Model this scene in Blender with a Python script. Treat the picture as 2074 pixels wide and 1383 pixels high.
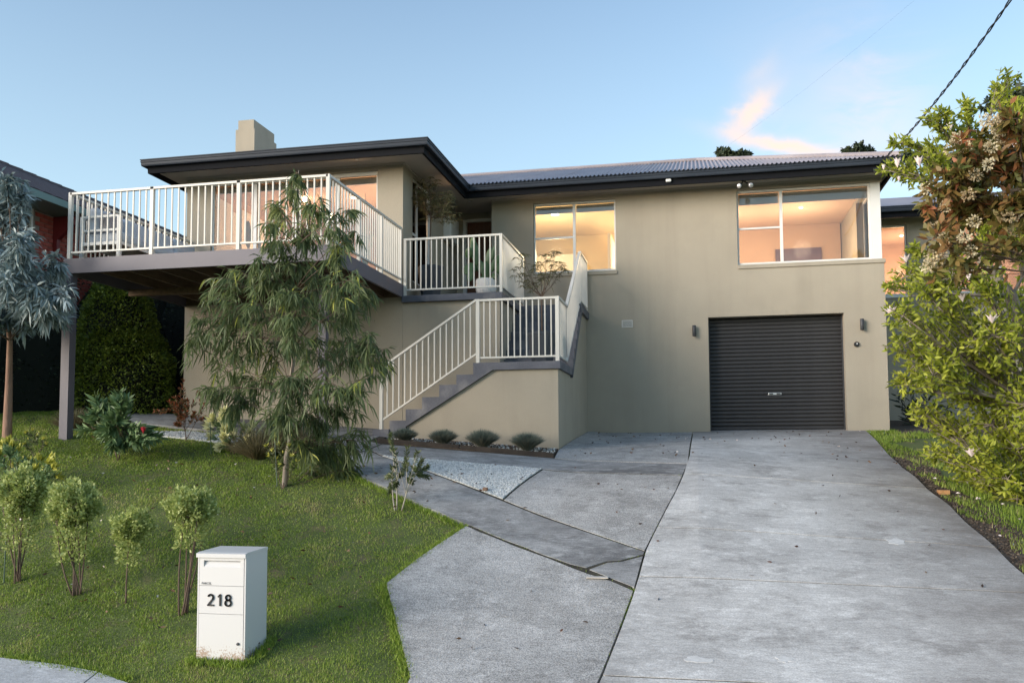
import bpy, math, random
import numpy as np
from mathutils import Vector, Matrix
random.seed(7); rng = np.random.default_rng(7)
D = bpy.data; S = bpy.context.scene
for o in list(D.objects): D.objects.remove(o)
COL = S.collection

# ------------------------------------------------------------------ camera
F0, CY = 1800.0, 784.8
YAW, PITCH, ROLL = math.radians(11.757), math.radians(3.858), math.radians(-.302)
cy_, sy_ = math.cos(YAW), math.sin(YAW); cp_, sp_ = math.cos(PITCH), math.sin(PITCH); cr_, sr_ = math.cos(ROLL), math.sin(ROLL)
fw = Vector((-sy_*cp_, cy_*cp_, sp_)); r0 = Vector((cy_, sy_, 0)); u0 = r0.cross(fw)
rv = cr_*r0 + sr_*u0; uv = -sr_*r0 + cr_*u0
cam = D.objects.new('camera', D.cameras.new('camera')); COL.objects.link(cam); S.camera = cam
cam.matrix_world = Matrix((rv, uv, -fw)).transposed().to_4x4()
cam.data.sensor_width = 36; cam.data.lens = 36*F0/2074; cam.data.shift_y = (CY-691.5)/2074
cam.data.clip_start = .1; cam.data.clip_end = 2000
S.render.resolution_x = 1024; S.render.resolution_y = 682

# ------------------------------------------------------------------ sky, sun, exposure
SUN_EL, SUN_AZ = math.radians(13), math.radians(229)     # azimuth clockwise from +Y: low, behind and left of the camera
W = D.worlds.new('World'); S.world = W; W.use_nodes = True
nt = W.node_tree; nt.nodes.clear()
wo = nt.nodes.new('ShaderNodeOutputWorld'); bg = nt.nodes.new('ShaderNodeBackground'); bg.inputs[1].default_value = .083
sky = nt.nodes.new('ShaderNodeTexSky'); sky.sky_type = 'NISHITA'; sky.sun_disc = False
sky.sun_elevation = SUN_EL; sky.sun_rotation = SUN_AZ; sky.air_density = 1.0; sky.dust_density = .3; sky.ozone_density = 1.05
nt.links.new(bg.outputs[0], wo.inputs[0])
tc = nt.nodes.new('ShaderNodeTexCoord')
def wn(t): return nt.nodes.new(t)
# pale veil low in the sky all round, and thin pink evening clouds
nv = wn('ShaderNodeVectorMath'); nv.operation = 'NORMALIZE'; nt.links.new(tc.outputs['Generated'], nv.inputs[0])
def wmath(op, a, b=None, clamp=False):
    m_ = wn('ShaderNodeMath'); m_.operation = op; m_.use_clamp = clamp
    for i_, v_ in ((0, a), (1, b)):
        if v_ is None: continue
        if isinstance(v_, (int, float)): m_.inputs[i_].default_value = v_
        else: nt.links.new(v_, m_.inputs[i_])
    return m_.outputs[0]
def wdot(vec, src=None):
    d_ = wn('ShaderNodeVectorMath'); d_.operation = 'DOT_PRODUCT'; nt.links.new(src or nv.outputs[0], d_.inputs[0]); d_.inputs[1].default_value = vec; return d_.outputs['Value']
def wmix(f, a, col):
    m_ = wn('ShaderNodeMixRGB'); nt.links.new(f, m_.inputs[0]); nt.links.new(a, m_.inputs[1]); m_.inputs[2].default_value = (*col, 1); return m_.outputs[0]
elev = wdot((0, 0, 1))
veil = wn('ShaderNodeMapRange'); veil.inputs[1].default_value = .52; veil.inputs[2].default_value = .18; veil.inputs[3].default_value = 0; veil.inputs[4].default_value = .42
nt.links.new(elev, veil.inputs[0])
out = wmix(veil.outputs[0], sky.outputs[0], (2.3, 3.05, 3.3))
mp = wn('ShaderNodeMapping'); nt.links.new(nv.outputs[0], mp.inputs[0]); mp.inputs['Scale'].default_value = (1.0, 1.0, 2.6); mp.inputs['Rotation'].default_value = (.3, .5, 0)
n1 = wn('ShaderNodeTexNoise'); n1.inputs['Scale'].default_value = 9; n1.inputs['Detail'].default_value = 7; n1.inputs['Roughness'].default_value = .6; n1.inputs['Distortion'].default_value = 1.4
nt.links.new(mp.outputs[0], n1.inputs[0])
def wisp(px, py, qx, qy, lw, amp):
    c0 = (rv*((px-1037)/F0)+uv*((CY-py)/F0)+fw).normalized(); c1 = (rv*((qx-1037)/F0)+uv*((CY-qy)/F0)+fw).normalized()
    c = ((c0+c1)/2).normalized(); a = (c1-c0); L_ = a.length/2; a.normalize(); b = c.cross(a).normalized()
    ea = wmath('DIVIDE', wmath('SUBTRACT', wdot(a), c.dot(a)), L_*1.0); eb = wmath('DIVIDE', wmath('SUBTRACT', wdot(b), c.dot(b)), lw)
    wob = wmath('MULTIPLY', wmath('SUBTRACT', n1.outputs[0], .5), 3.2); eb = wmath('ADD', eb, wob)
    r2 = wmath('ADD', wmath('MULTIPLY', ea, ea), wmath('MULTIPLY', eb, eb)); g_ = wmath('EXPONENT', wmath('MULTIPLY', r2, -1.2))
    front = wmath('GREATER_THAN', wdot(c), .3)
    return wmath('MULTIPLY', wmath('MULTIPLY', g_, front), amp)
w_ = wisp(1470, 272, 1710, 316, .0075, .85)
for a_ in ((1475, 275, 1560, 175, .012, .8), (1500, 180, 1570, 110, .010, .18), (1680, 320, 1900, 200, .05, .22), (1560, 60, 1760, 330, .06, .12)):
    w_ = wmath('ADD', w_, wisp(*a_), clamp=True)
out = wmix(w_, out, (4.4, 3.2, 2.6))
nt.links.new(out, bg.inputs[0])
sl = D.lights.new('sun', 'SUN'); sl.energy = 1.5; sl.angle = math.radians(36); sl.color = (1, .88, .76)
so = D.objects.new('sun', sl); COL.objects.link(so)
sd = Vector((math.sin(SUN_AZ)*math.cos(SUN_EL), math.cos(SUN_AZ)*math.cos(SUN_EL), math.sin(SUN_EL)))
so.rotation_euler = sd.to_track_quat('Z', 'Y').to_euler()
S.view_settings.view_transform = 'Standard'; S.view_settings.look = 'None'; S.view_settings.exposure = 1.84; S.view_settings.gamma = 1
S.render.engine = 'CYCLES'
S.cycles.max_bounces = 6; S.cycles.transparent_max_bounces = 12; S.cycles.diffuse_bounces = 3; S.cycles.glossy_bounces = 3
S.cycles.caustics_reflective = False; S.cycles.caustics_refractive = False

# ------------------------------------------------------------------ pixel rays (photo pixels, to place things in the world)
def ray(px, py): return rv*((px-1037)/F0) + uv*((CY-py)/F0) + fw
def onY(px, py, Y): d = ray(px, py); return d*(Y/d.y)
GY=[-40,0,3.0,5.0,6.5,8.5,10.5,12.9,16.5,19,30,60,200]
GZ=[-2.1,-2.0,-1.97,-1.88,-1.55,-.98,-.47,-.10,.225,.45,1.2,2,4]
_d=[(GZ[i+1]-GZ[i])/(GY[i+1]-GY[i]) for i in range(len(GY)-1)]
GM=[_d[0]]+[0 if _d[i-1]*_d[i]<=0 else 2*_d[i-1]*_d[i]/(_d[i-1]+_d[i]) for i in range(1,len(_d))]+[_d[-1]]
def gbase(y):
    y=min(max(y,GY[0]),GY[-1]-1e-6); i=0
    while GY[i+1]<=y: i+=1
    h=GY[i+1]-GY[i]; t=(y-GY[i])/h
    return (2*t**3-3*t*t+1)*GZ[i]+(t**3-2*t*t+t)*h*GM[i]+(-2*t**3+3*t*t)*GZ[i+1]+(t**3-t*t)*h*GM[i+1]
def sstep(a,b,v):
    t=min(1,max(0,(v-a)/(b-a))); return t*t*(3-2*t)
def g(x,y): return gbase(y)+.078*min(max(-1.6-x,0),9)*sstep(5.5,11.5,y)-.065*min(max(x,0),4)*sstep(6.5,10,y)*(1-sstep(13,16.3,y))
def onG(px,py):
    d=ray(px,py); t=2.
    while t<80:
        P=d*(t/d.y)
        if P.z<g(P.x,P.y): break
        t+=.02
    return Vector((P.x,P.y,g(P.x,P.y)))

# ------------------------------------------------------------------ helpers
def wloc(o):
    v=Vector((0,0,0))
    while o is not None: v+=o.location; o=o.parent
    return v
def tag(o,label=None,cat=None,group=None,kind=None):
    if label: o['label']=label
    if cat: o['category']=cat
    if group: o['group']=group
    if kind: o['kind']=kind
    return o
def thing(name,label,cat,loc=(0,0,0),group=None):
    o=D.objects.new(name,None); COL.objects.link(o); o.location=loc; o.empty_display_size=.1
    return tag(o,label,cat,group)
def link(name,me,parent=None,loc=(0,0,0)):
    o=D.objects.new(name,me); COL.objects.link(o); o.location=loc
    if parent is not None: o.parent=parent
    return o
class MB:
    def __init__(s): s.v=[]; s.f=[]
    def add(s,vs,fs):
        n=len(s.v); s.v+= [tuple(v) for v in vs]; s.f+=[tuple(i+n for i in f) for f in fs]; return s
    def box(s,x0,x1,y0,y1,z0,z1):
        return s.add([(x0,y0,z0),(x1,y0,z0),(x1,y1,z0),(x0,y1,z0),(x0,y0,z1),(x1,y0,z1),(x1,y1,z1),(x0,y1,z1)],
                     [(3,2,1,0),(4,5,6,7),(0,1,5,4),(1,2,6,5),(2,3,7,6),(3,0,4,7)])
    def bbox(s,x0,x1,y0,y1,z0,z1,b=.01):   # chamfered box
        import bmesh
        bm=bmesh.new(); m=bmesh.ops.create_cube(bm,size=1)
        for v in bm.verts: v.co=Vector(((x0+x1)/2+v.co.x*(x1-x0),(y0+y1)/2+v.co.y*(y1-y0),(z0+z1)/2+v.co.z*(z1-z0)))
        bmesh.ops.bevel(bm,geom=bm.edges[:],offset=b,segments=2,affect='EDGES',profile=.5)
        bm.verts.index_update()
        s.add([v.co for v in bm.verts],[[v.index for v in f.verts] for f in bm.faces]); bm.free(); return s
    def bar(s,p,q,w,h,up=(0,0,1)):   # rectangular bar p->q, w sideways, h along up
        p=Vector(p);q=Vector(q);d=(q-p).normalized();u=Vector(up); sd=d.cross(u).normalized(); u=sd.cross(d).normalized()
        vs=[c+sd*a*w/2+u*b*h/2 for c in (p,q) for a,b in ((-1,-1),(1,-1),(1,1),(-1,1))]
        return s.add(vs,[(3,2,1,0),(4,5,6,7),(0,1,5,4),(1,2,6,5),(2,3,7,6),(3,0,4,7)])
    def tube(s,pts,rad,n=6,cap=True):
        pts=[Vector(p) for p in pts]
        if not hasattr(rad,'__len__'): rad=[rad]*len(pts)
        vs=[]; prev=None
        for i,p in enumerate(pts):
            t=(pts[min(i+1,len(pts)-1)]-pts[max(i-1,0)]).normalized()
            if prev is None:
                a=Vector((1,0,0)) if abs(t.x)<.8 else Vector((0,1,0)); a=(a-t*a.dot(t)).normalized()
            else: a=(prev-t*prev.dot(t)).normalized()
            prev=a; b=t.cross(a)
            for k in range(n):
                an=2*math.pi*k/n; vs.append(p+(a*math.cos(an)+b*math.sin(an))*rad[i])
        fs=[(i*n+k,i*n+(k+1)%n,(i+1)*n+(k+1)%n,(i+1)*n+k) for i in range(len(pts)-1) for k in range(n)]
        if cap: fs+=[tuple(range(n))[::-1],tuple((len(pts)-1)*n+k for k in range(n))]
        return s.add(vs,fs)
    def lathe(s,c,prof,n=20,sq=None):   # prof [(r,z)]
        c=Vector(c); vs=[]
        for r,z in prof:
            for k in range(n):
                an=2*math.pi*k/n+(math.pi/4 if n==4 else 0); vs.append(c+Vector((r*math.cos(an),r*math.sin(an),z)))
        fs=[(i*n+k,i*n+(k+1)%n,(i+1)*n+(k+1)%n,(i+1)*n+k) for i in range(len(prof)-1) for k in range(n)]
        fs+=[tuple(range(n))[::-1],tuple((len(prof)-1)*n+k for k in range(n))]
        return s.add(vs,fs)
    def prism(s,poly,axis,a,b):   # poly in the other two axes (in order), extruded on axis from a to b
        def mk(p,t):
            return (t,p[0],p[1]) if axis=='X' else (p[0],t,p[1]) if axis=='Y' else (p[0],p[1],t)
        n=len(poly); vs=[mk(p,a) for p in poly]+[mk(p,b) for p in poly]
        return s.add(vs,[tuple(range(n))[::-1],tuple(range(n,2*n))]+[(i,(i+1)%n,n+(i+1)%n,n+i) for i in range(n)])
    def mesh(s,name,mat,off=Vector((0,0,0)),smooth=False):
        me=D.meshes.new(name); me.from_pydata([tuple(Vector(v)-off) for v in s.v],[],s.f); me.materials.append(mat)
        if smooth:
            for p in me.polygons: p.use_smooth=True
        import bmesh
        bm=bmesh.new(); bm.from_mesh(me); bmesh.ops.recalc_face_normals(bm,faces=bm.faces); bm.to_mesh(me); bm.free()
        me.update(); return me
    def build(s,name,mat,parent=None,smooth=False):
        off=wloc(parent) if parent is not None else Vector((0,0,0))
        return link(name,s.mesh(name,mat,off,smooth),parent)
def B(name,mat,parent,*b,bev=0):
    m=MB(); (m.bbox(*b,b=bev) if bev else m.box(*b)); return m.build(name,mat,parent)
def fast(name,V,T,mat,parent=None,tint=None,kind=None,smooth=False):
    V=np.asarray(V,dtype=np.float32); T=np.asarray(T,dtype=np.int32)
    if parent is not None: V=V-np.array(wloc(parent),dtype=np.float32)
    me=D.meshes.new(name); me.vertices.add(len(V)); me.vertices.foreach_set('co',V.ravel())
    me.loops.add(T.size); me.loops.foreach_set('vertex_index',T.ravel())
    me.polygons.add(len(T)); me.polygons.foreach_set('loop_start',np.arange(0,T.size,3,dtype=np.int32))
    if tint is not None:
        a=me.attributes.new('tint','FLOAT','POINT'); a.data.foreach_set('value',np.asarray(tint,dtype=np.float32))
    me.update(calc_edges=True); me.materials.append(mat)
    if smooth: me.polygons.foreach_set('use_smooth',np.ones(len(T),dtype=bool))
    o=link(name,me,parent)
    if kind: o['kind']=kind
    return o

# ------------------------------------------------------------------ materials
def nodes(name):
    m=D.materials.new(name); m.use_nodes=True; n=m.node_tree; b=n.nodes['Principled BSDF']; return m,n,b
def setc(s,c): s.default_value=(c[0],c[1],c[2],1)
def pm(name,c1,c2=None,scale=3,rough=.6,bump=0,bscale=60,metal=0,spec=.5,detail=5,stretch=None,lo=.35,hi=.65,c3=None,s3=40,f3=.3):
    m,n,b=nodes(name); L=n.links
    b.inputs['Roughness'].default_value=rough; b.inputs['Metallic'].default_value=metal; b.inputs['Specular IOR Level'].default_value=spec
    t=n.nodes.new('ShaderNodeTexCoord'); co=t.outputs['Object']
    if stretch:
        mp=n.nodes.new('ShaderNodeMapping'); mp.inputs['Scale'].default_value=stretch; L.new(co,mp.inputs[0]); co=mp.outputs[0]
    if c2 is None: setc(b.inputs['Base Color'],c1)
    else:
        z=n.nodes.new('ShaderNodeTexNoise'); z.inputs['Scale'].default_value=scale; z.inputs['Detail'].default_value=detail; L.new(co,z.inputs[0])
        r=n.nodes.new('ShaderNodeValToRGB'); r.color_ramp.elements[0].position=lo; r.color_ramp.elements[1].position=hi
        r.color_ramp.elements[0].color=(*c1,1); r.color_ramp.elements[1].color=(*c2,1); L.new(z.outputs[0],r.inputs[0]); out=r.outputs[0]
        if c3 is not None:
            z3=n.nodes.new('ShaderNodeTexNoise'); z3.inputs['Scale'].default_value=s3; z3.inputs['Detail'].default_value=4; L.new(co,z3.inputs[0])
            r3=n.nodes.new('ShaderNodeValToRGB'); r3.color_ramp.elements[0].position=.52; r3.color_ramp.elements[1].position=.7
            r3.color_ramp.elements[1].color=(f3,f3,f3,1); L.new(z3.outputs[0],r3.inputs[0])
            mx=n.nodes.new('ShaderNodeMixRGB'); setc(mx.inputs[2],c3); L.new(r3.outputs[0],mx.inputs[0]); L.new(out,mx.inputs[1]); out=mx.outputs[0]
        L.new(out,b.inputs['Base Color'])
    if bump:
        z2=n.nodes.new('ShaderNodeTexNoise'); z2.inputs['Scale'].default_value=bscale; z2.inputs['Detail'].default_value=6; L.new(co,z2.inputs[0])
        bp=n.nodes.new('ShaderNodeBump'); bp.inputs['Strength'].default_value=bump; bp.inputs['Distance'].default_value=.02
        L.new(z2.outputs[0],bp.inputs['Height']); L.new(bp.outputs[0],b.inputs['Normal'])
    return m
def leafmat(name,cols,trans=.3,rough=.5,spec=.4):
    m,n,b=nodes(name); L=n.links
    a=n.nodes.new('ShaderNodeAttribute'); a.attribute_name='tint'
    r=n.nodes.new('ShaderNodeValToRGB'); els=r.color_ramp.elements
    while len(els)<len(cols): els.new(.5)
    for i,c in enumerate(cols): els[i].position=i/(len(cols)-1); els[i].color=(*c,1)
    L.new(a.outputs['Fac'],r.inputs[0]); L.new(r.outputs[0],b.inputs['Base Color']); b.inputs['Roughness'].default_value=rough; b.inputs['Specular IOR Level'].default_value=spec
    t=n.nodes.new('ShaderNodeBsdfTranslucent'); L.new(r.outputs[0],t.inputs[0])
    mx=n.nodes.new('ShaderNodeMixShader'); mx.inputs[0].default_value=trans; L.new(b.outputs[0],mx.inputs[1]); L.new(t.outputs[0],mx.inputs[2])
    L.new(mx.outputs[0],n.nodes['Material Output'].inputs[0]); return m
def emit(name,c,s):
    m,n,b=nodes(name); setc(b.inputs['Base Color'],c); setc(b.inputs['Emission Color'],c); b.inputs['Emission Strength'].default_value=s; return m
M={}
M['stucco_plain']=pm('stucco',(.405,.360,.288),(.425,.380,.305),.9,.9,.35,90,spec=.15,c3=(.375,.335,.27),s3=2.2,f3=.4)
def stucco():
    m=M['stucco_plain'].copy(); m.name='stucco'; n=m.node_tree; L=n.links; N=n.nodes.new; b=n.nodes['Principled BSDF']
    src=b.inputs['Base Color'].links[0].from_socket; ge=N('ShaderNodeNewGeometry')
    def nz(sc,det,st,a,c,lo):
        mp=N('ShaderNodeMapping'); mp.inputs['Scale'].default_value=st; L.new(ge.outputs['Position'],mp.inputs[0]); z=N('ShaderNodeTexNoise'); z.inputs['Scale'].default_value=sc; z.inputs['Detail'].default_value=det; L.new(mp.outputs[0],z.inputs[0])
        r=N('ShaderNodeValToRGB'); r.color_ramp.elements[0].position=a; r.color_ramp.elements[0].color=(lo,lo,lo,1); r.color_ramp.elements[1].position=c; r.color_ramp.elements[1].color=(1,1,1,1); L.new(z.outputs[0],r.inputs[0]); return r.outputs[0]
    for f in (nz(5,4,(1,1,.07),.28,.50,.94),nz(1.1,5,(1,1,1),.30,.6,.93),nz(130,2,(1,1,1),.3,.6,.93)):
        x=N('ShaderNodeMixRGB'); x.blend_type='MULTIPLY'; x.inputs[0].default_value=1; L.new(src,x.inputs[1]); L.new(f,x.inputs[2]); src=x.outputs[0]
    L.new(src,b.inputs['Base Color']); return m
M['stucco']=stucco()
M['gutter']=pm('gutter_steel',(.028,.036,.050),(.036,.045,.060),2,.5,spec=.2)
M['fascia']=pm('fascia_paint',(.010,.011,.014),rough=.75,spec=.1)
M['soffit']=pm('soffit_paint',(.46,.41,.355),(.50,.45,.39),1.2,.8)
M['roof']=pm('roof_metal',(.30,.265,.28),(.38,.34,.355),1.5,.45,metal=.1,c3=(.2,.18,.2),s3=6,f3=.4)
M['slate']=pm('slate_paint',(.075,.082,.105),(.115,.12,.145),2.5,.6,.3,30,c3=(.26,.25,.25),s3=4,f3=.5)
M['beam']=pm('deck_beam_paint',(.105,.098,.125),(.12,.112,.14),2,.5)
M['joist']=pm('treated_timber',(.10,.066,.036),(.15,.10,.058),3,.8,.2,30,stretch=(6,1,6))
M['rail']=pm('rail_powdercoat',(.62,.60,.545),(.66,.64,.585),3,.4)
M['white']=pm('window_white',(.72,.72,.70),(.76,.76,.745),4,.4)
M['frame']=pm('frame_white',(.66,.64,.60),rough=.45)
M['door']=pm('timber_door',(.10,.034,.016),(.15,.052,.024),2,.5,stretch=(1,1,.25))
M['cavity']=pm('dark_cavity',(.012,.012,.012),rough=.9)
M['roller']=pm('roller_door_steel',(.040,.040,.042),(.050,.050,.052),2,.45,spec=.3)
M['alu']=pm('aluminium',(.62,.62,.62),rough=.35,metal=.7)
M['black']=pm('black_plastic',(.018,.019,.021),rough=.4)
M['darkgrey']=pm('charcoal_paint',(.045,.047,.052),rough=.5)
M['room']=pm('room_wall',(.50,.34,.24),(.56,.39,.28),1,.85)
M['room2']=pm('kitchen_wall',(.78,.62,.38),(.82,.66,.42),1,.85)
M['roomw']=pm('ceiling_white',(.78,.74,.68),rough=.9)
M['wood']=pm('honey_timber',(.46,.24,.09),(.58,.32,.13),3,.45,stretch=(4,4,.4))
M['dirt']=pm('soil',(.040,.028,.020),(.085,.060,.042),5,.95,.8,25,c3=(.13,.10,.075),s3=30,f3=.5)
M['pot']=pm('pot_charcoal',(.045,.055,.070),(.060,.070,.088),4,.55)
M['potw']=pm('pot_white',(.72,.70,.68),(.78,.76,.74),6,.6)
M['bark']=pm('bark_grey',(.16,.13,.105),(.30,.26,.22),8,.9,.5,40,stretch=(1,1,.3))
M['barkred']=pm('bark_reddish',(.20,.115,.080),(.34,.21,.15),6,.85,.5,30,stretch=(1,1,.25))
M['barkpale']=pm('bark_pale',(.30,.27,.23),(.48,.44,.38),6,.85,.4,30,stretch=(1,1,.25))
M['twig']=pm('twig_brown',(.09,.06,.045),(.14,.10,.075),8,.9)
M['brick']=pm('red_brick',(.30,.055,.045),(.44,.11,.08),9,.85,.3,60)
M['mortar']=pm('mortar',(.26,.24,.22),rough=.9)
M['tile']=pm('roof_tile',(.055,.040,.045),(.085,.062,.066),5,.75)
M['teal']=pm('teal_gutter',(.20,.33,.33),rough=.4)
M['redpaint']=pm('red_beam_paint',(.17,.018,.020),rough=.5)
M['cushion']=pm('cushion_fabric',(.52,.55,.60),(.58,.61,.66),5,.9,.2,80)
M['ground']=pm('lawn_soil',(.060,.085,.018),(.095,.125,.030),2.2,.95,.6,30,c3=(.13,.105,.055),s3=5,f3=.7)
M['petal']=pm('petal_pink',(.75,.50,.52),(.80,.68,.66),30,.6)
M['petalred']=pm('petal_red',(.45,.02,.04),rough=.6)
M['deadleaf']=pm('dead_leaf',(.06,.035,.02),(.14,.08,.045),3,.8)
M['edge']=pm('timber_edging',(.030,.024,.020),(.055,.043,.035),5,.9,.5,30)
M['stake']=pm('stake_green',(.05,.09,.06),rough=.6)
M['asphalt']=pm('asphalt',(.045,.045,.045),(.06,.06,.06),30,.9,.4,100)
M['lampglow']=emit('lamp_glow',(1,.80,.52),14)
M['joint']=pm('joint_dirt',(.018,.016,.012),(.05,.045,.03),12,.95)
M['mail']=None

def concrete(name,c1,c2,dark,agg=0,st=(1,1,1),brown=False):
    m,n,b=nodes(name); L=n.links; N=n.nodes.new
    b.inputs['Roughness'].default_value=.85; b.inputs['Specular IOR Level'].default_value=.25
    g_=N('ShaderNodeNewGeometry'); mp=N('ShaderNodeMapping'); mp.inputs['Scale'].default_value=st; L.new(g_.outputs['Position'],mp.inputs[0])
    def noise(s,d,r=.55,dist=0):
        z=N('ShaderNodeTexNoise'); z.inputs['Scale'].default_value=s; z.inputs['Detail'].default_value=d; z.inputs['Roughness'].default_value=r; z.inputs['Distortion'].default_value=dist; L.new(mp.outputs[0],z.inputs[0]); return z.outputs[0]
    def ramp(i,a,c,bb,d):
        r=N('ShaderNodeValToRGB'); r.color_ramp.elements[0].position=a; r.color_ramp.elements[0].color=(*c,1); r.color_ramp.elements[1].position=bb; r.color_ramp.elements[1].color=(*d,1); L.new(i,r.inputs[0]); return r.outputs[0]
    def mix(f,a,c,mode='MIX'):
        x=N('ShaderNodeMixRGB'); x.blend_type=mode
        if isinstance(f,float): x.inputs[0].default_value=f
        else: L.new(f,x.inputs[0])
        for i,k in ((1,a),(2,c)):
            if isinstance(k,tuple): setc(x.inputs[i],k)
            else: L.new(k,x.inputs[i])
        return x.outputs[0]
    base=ramp(noise(.8,10,.68),.36,c1,.62,c2)
    st1=ramp(noise(2.0,13,.8),.50,(0,0,0),.62,(.5,.5,.5)); base=mix(st1,base,dark)
    st2=ramp(noise(3.1,13,.8),.50,(0,0,0),.62,(.6,.6,.6)); base=mix(st2,base,tuple(min(1,v*1.3) for v in c2))
    mp2=N('ShaderNodeMapping'); mp2.inputs['Scale'].default_value=(3,14,3); L.new(g_.outputs['Position'],mp2.inputs[0])
    z=N('ShaderNodeTexNoise'); z.inputs['Scale'].default_value=3.2; z.inputs['Detail'].default_value=8; z.inputs['Roughness'].default_value=.75; L.new(mp2.outputs[0],z.inputs[0])
    base=mix(.6,base,ramp(z.outputs[0],.38,(.72,.71,.70),.6,(1.12,1.12,1.12)),'MULTIPLY')
    fine=ramp(noise(95,3,.7),.40,(.55,.55,.55),.58,(1.25,1.25,1.25)); base=mix(.45 if not agg else .9,base,fine,'MULTIPLY')
    if brown:   # brown soil stain washed over the verge side and by the garage
        sx=N('ShaderNodeSeparateXYZ'); L.new(g_.outputs['Position'],sx.inputs[0])
        def mr(sock,a,c_): q=N('ShaderNodeMapRange'); q.inputs[1].default_value=a; q.inputs[2].default_value=c_; L.new(sock,q.inputs[0]); return q.outputs[0]
        def mt(op,a,c_): q=N('ShaderNodeMath'); q.operation=op; q.use_clamp=True; [L.new(v,q.inputs[k]) if not isinstance(v,float) else setattr(q.inputs[k],'default_value',v) for k,v in ((0,a),(1,c_))]; return q.outputs[0]
        e=mt('MULTIPLY',mt('MAXIMUM',mr(sx.outputs[0],1.1,2.6),mr(sx.outputs[1],14.6,16.6)),ramp(noise(1.6,8,.7),.30,(.25,.25,.25),.60,(1,1,1)))
        base=mix(mt('MULTIPLY',e,.85),base,(.135,.118,.105))
    L.new(base,b.inputs['Base Color'])
    bp=N('ShaderNodeBump'); bp.inputs['Strength'].default_value=.35+agg*.4; bp.inputs['Distance'].default_value=.01
    L.new(noise(55 if agg else 35,8,.7),bp.inputs['Height']); L.new(bp.outputs[0],b.inputs['Normal'])
    return m
M['conc_drive']=concrete('driveway_concrete',(.38,.375,.365),(.58,.578,.565),(.19,.18,.17),0,(.8,1.2,1),True)
M['conc_slab']=concrete('aggregate_concrete',(.31,.308,.30),(.46,.458,.45),(.16,.157,.15),1)
M['conc_path']=concrete('path_concrete',(.16,.162,.165),(.38,.385,.385),(.065,.066,.068),0,(.8,1.3,1))
M['conc_foot']=concrete('footpath_concrete',(.36,.38,.40),(.42,.44,.46),(.30,.31,.32),0)

def glassmat(name,refl=.35,tintc=(1,1,1)):
    m=D.materials.new(name); m.use_nodes=True; n=m.node_tree; n.nodes.clear(); N=n.nodes.new
    o=N('ShaderNodeOutputMaterial'); t=N('ShaderNodeBsdfTransparent'); setc(t.inputs[0],tintc); gl=N('ShaderNodeBsdfGlossy'); gl.inputs['Roughness'].default_value=.015
    f=N('ShaderNodeFresnel'); f.inputs[0].default_value=1.5; a=N('ShaderNodeMath'); a.operation='ADD'; a.inputs[1].default_value=refl
    mx=N('ShaderNodeMixShader'); n.links.new(f.outputs[0],a.inputs[0]); n.links.new(a.outputs[0],mx.inputs[0]); n.links.new(t.outputs[0],mx.inputs[1]); n.links.new(gl.outputs[0],mx.inputs[2]); n.links.new(mx.outputs[0],o.inputs[0]); return m
M['glass']=glassmat('window_glass',.03,(.80,.81,.81))

# ------------------------------------------------------------------ ground
def grid_ground():
    xs=np.concatenate([np.array([-300,-120,-60,-30]),np.arange(-20,12.01,.25),np.array([20,40,90,300])])
    ys=np.concatenate([np.array([-300,-60,-20,-5,0,2]),np.arange(4,22.01,.25),np.array([26,32,45,70,120,300])])
    V=[]; 
    for y in ys:
        for x in xs: V.append((x,y,g(x,y)))
    nx=len(xs); T=[]
    for j in range(len(ys)-1):
        for i in range(nx-1):
            a=j*nx+i; T+=[(a,a+1,a+nx+1),(a,a+nx+1,a+nx)]
    return V,T
V,T=grid_ground(); gr=fast('ground',V,T,M['ground'],kind='structure',smooth=True)

import bmesh
def drape(name,poly,top,mat,parent=None,thick=.12,step=.25,kind=None,label=None):
    """a slab draped over the ground, with real edges"""
    bm=bmesh.new(); vs=[bm.verts.new((x,y,0)) for x,y in poly]; bm.faces.new(vs)
    xs=[p[0] for p in poly]; ys=[p[1] for p in poly]
    for ax,lo,hi in ((0,min(xs),max(xs)),(1,min(ys),max(ys))):
        k=math.floor(lo/step)*step+step
        while k<hi-1e-4:
            no=(1,0,0) if ax==0 else (0,1,0); co=(k,0,0) if ax==0 else (0,k,0)
            bmesh.ops.bisect_plane(bm,geom=bm.verts[:]+bm.edges[:]+bm.faces[:],plane_co=co,plane_no=no,dist=1e-5); k+=step
    bmesh.ops.triangulate(bm,faces=bm.faces[:])
    for v in bm.verts: v.co.z=g(v.co.x,v.co.y)+top
    be=[e for e in bm.edges if e.is_boundary]
    r=bmesh.ops.extrude_edge_only(bm,edges=be)
    for v in r['geom']:
        if isinstance(v,bmesh.types.BMVert): v.co.z-=thick
    bmesh.ops.recalc_face_normals(bm,faces=bm.faces[:])
    if parent is not None:
        off=wloc(parent)
        for v in bm.verts: v.co-=off
    me=D.meshes.new(name); bm.to_mesh(me); bm.free(); me.materials.append(mat)
    if sum(p.normal.z for p in me.polygons)<0: me.flip_normals()
    o=link(name,me,parent)
    if kind: o['kind']=kind
    if label: o['label']=label
    return o
def jog(p,q,n,amp,seed):
    """ragged edge between two points"""
    r=random.Random(seed); out=[]
    d=Vector((q[0]-p[0],q[1]-p[1])); nrm=Vector((-d.y,d.x)).normalized()
    for i in range(n):
        t=i/n; o_=nrm*(r.uniform(-amp,amp) if i else 0); out.append((p[0]+d.x*t+o_.x,p[1]+d.y*t+o_.y))
    return out
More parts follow.
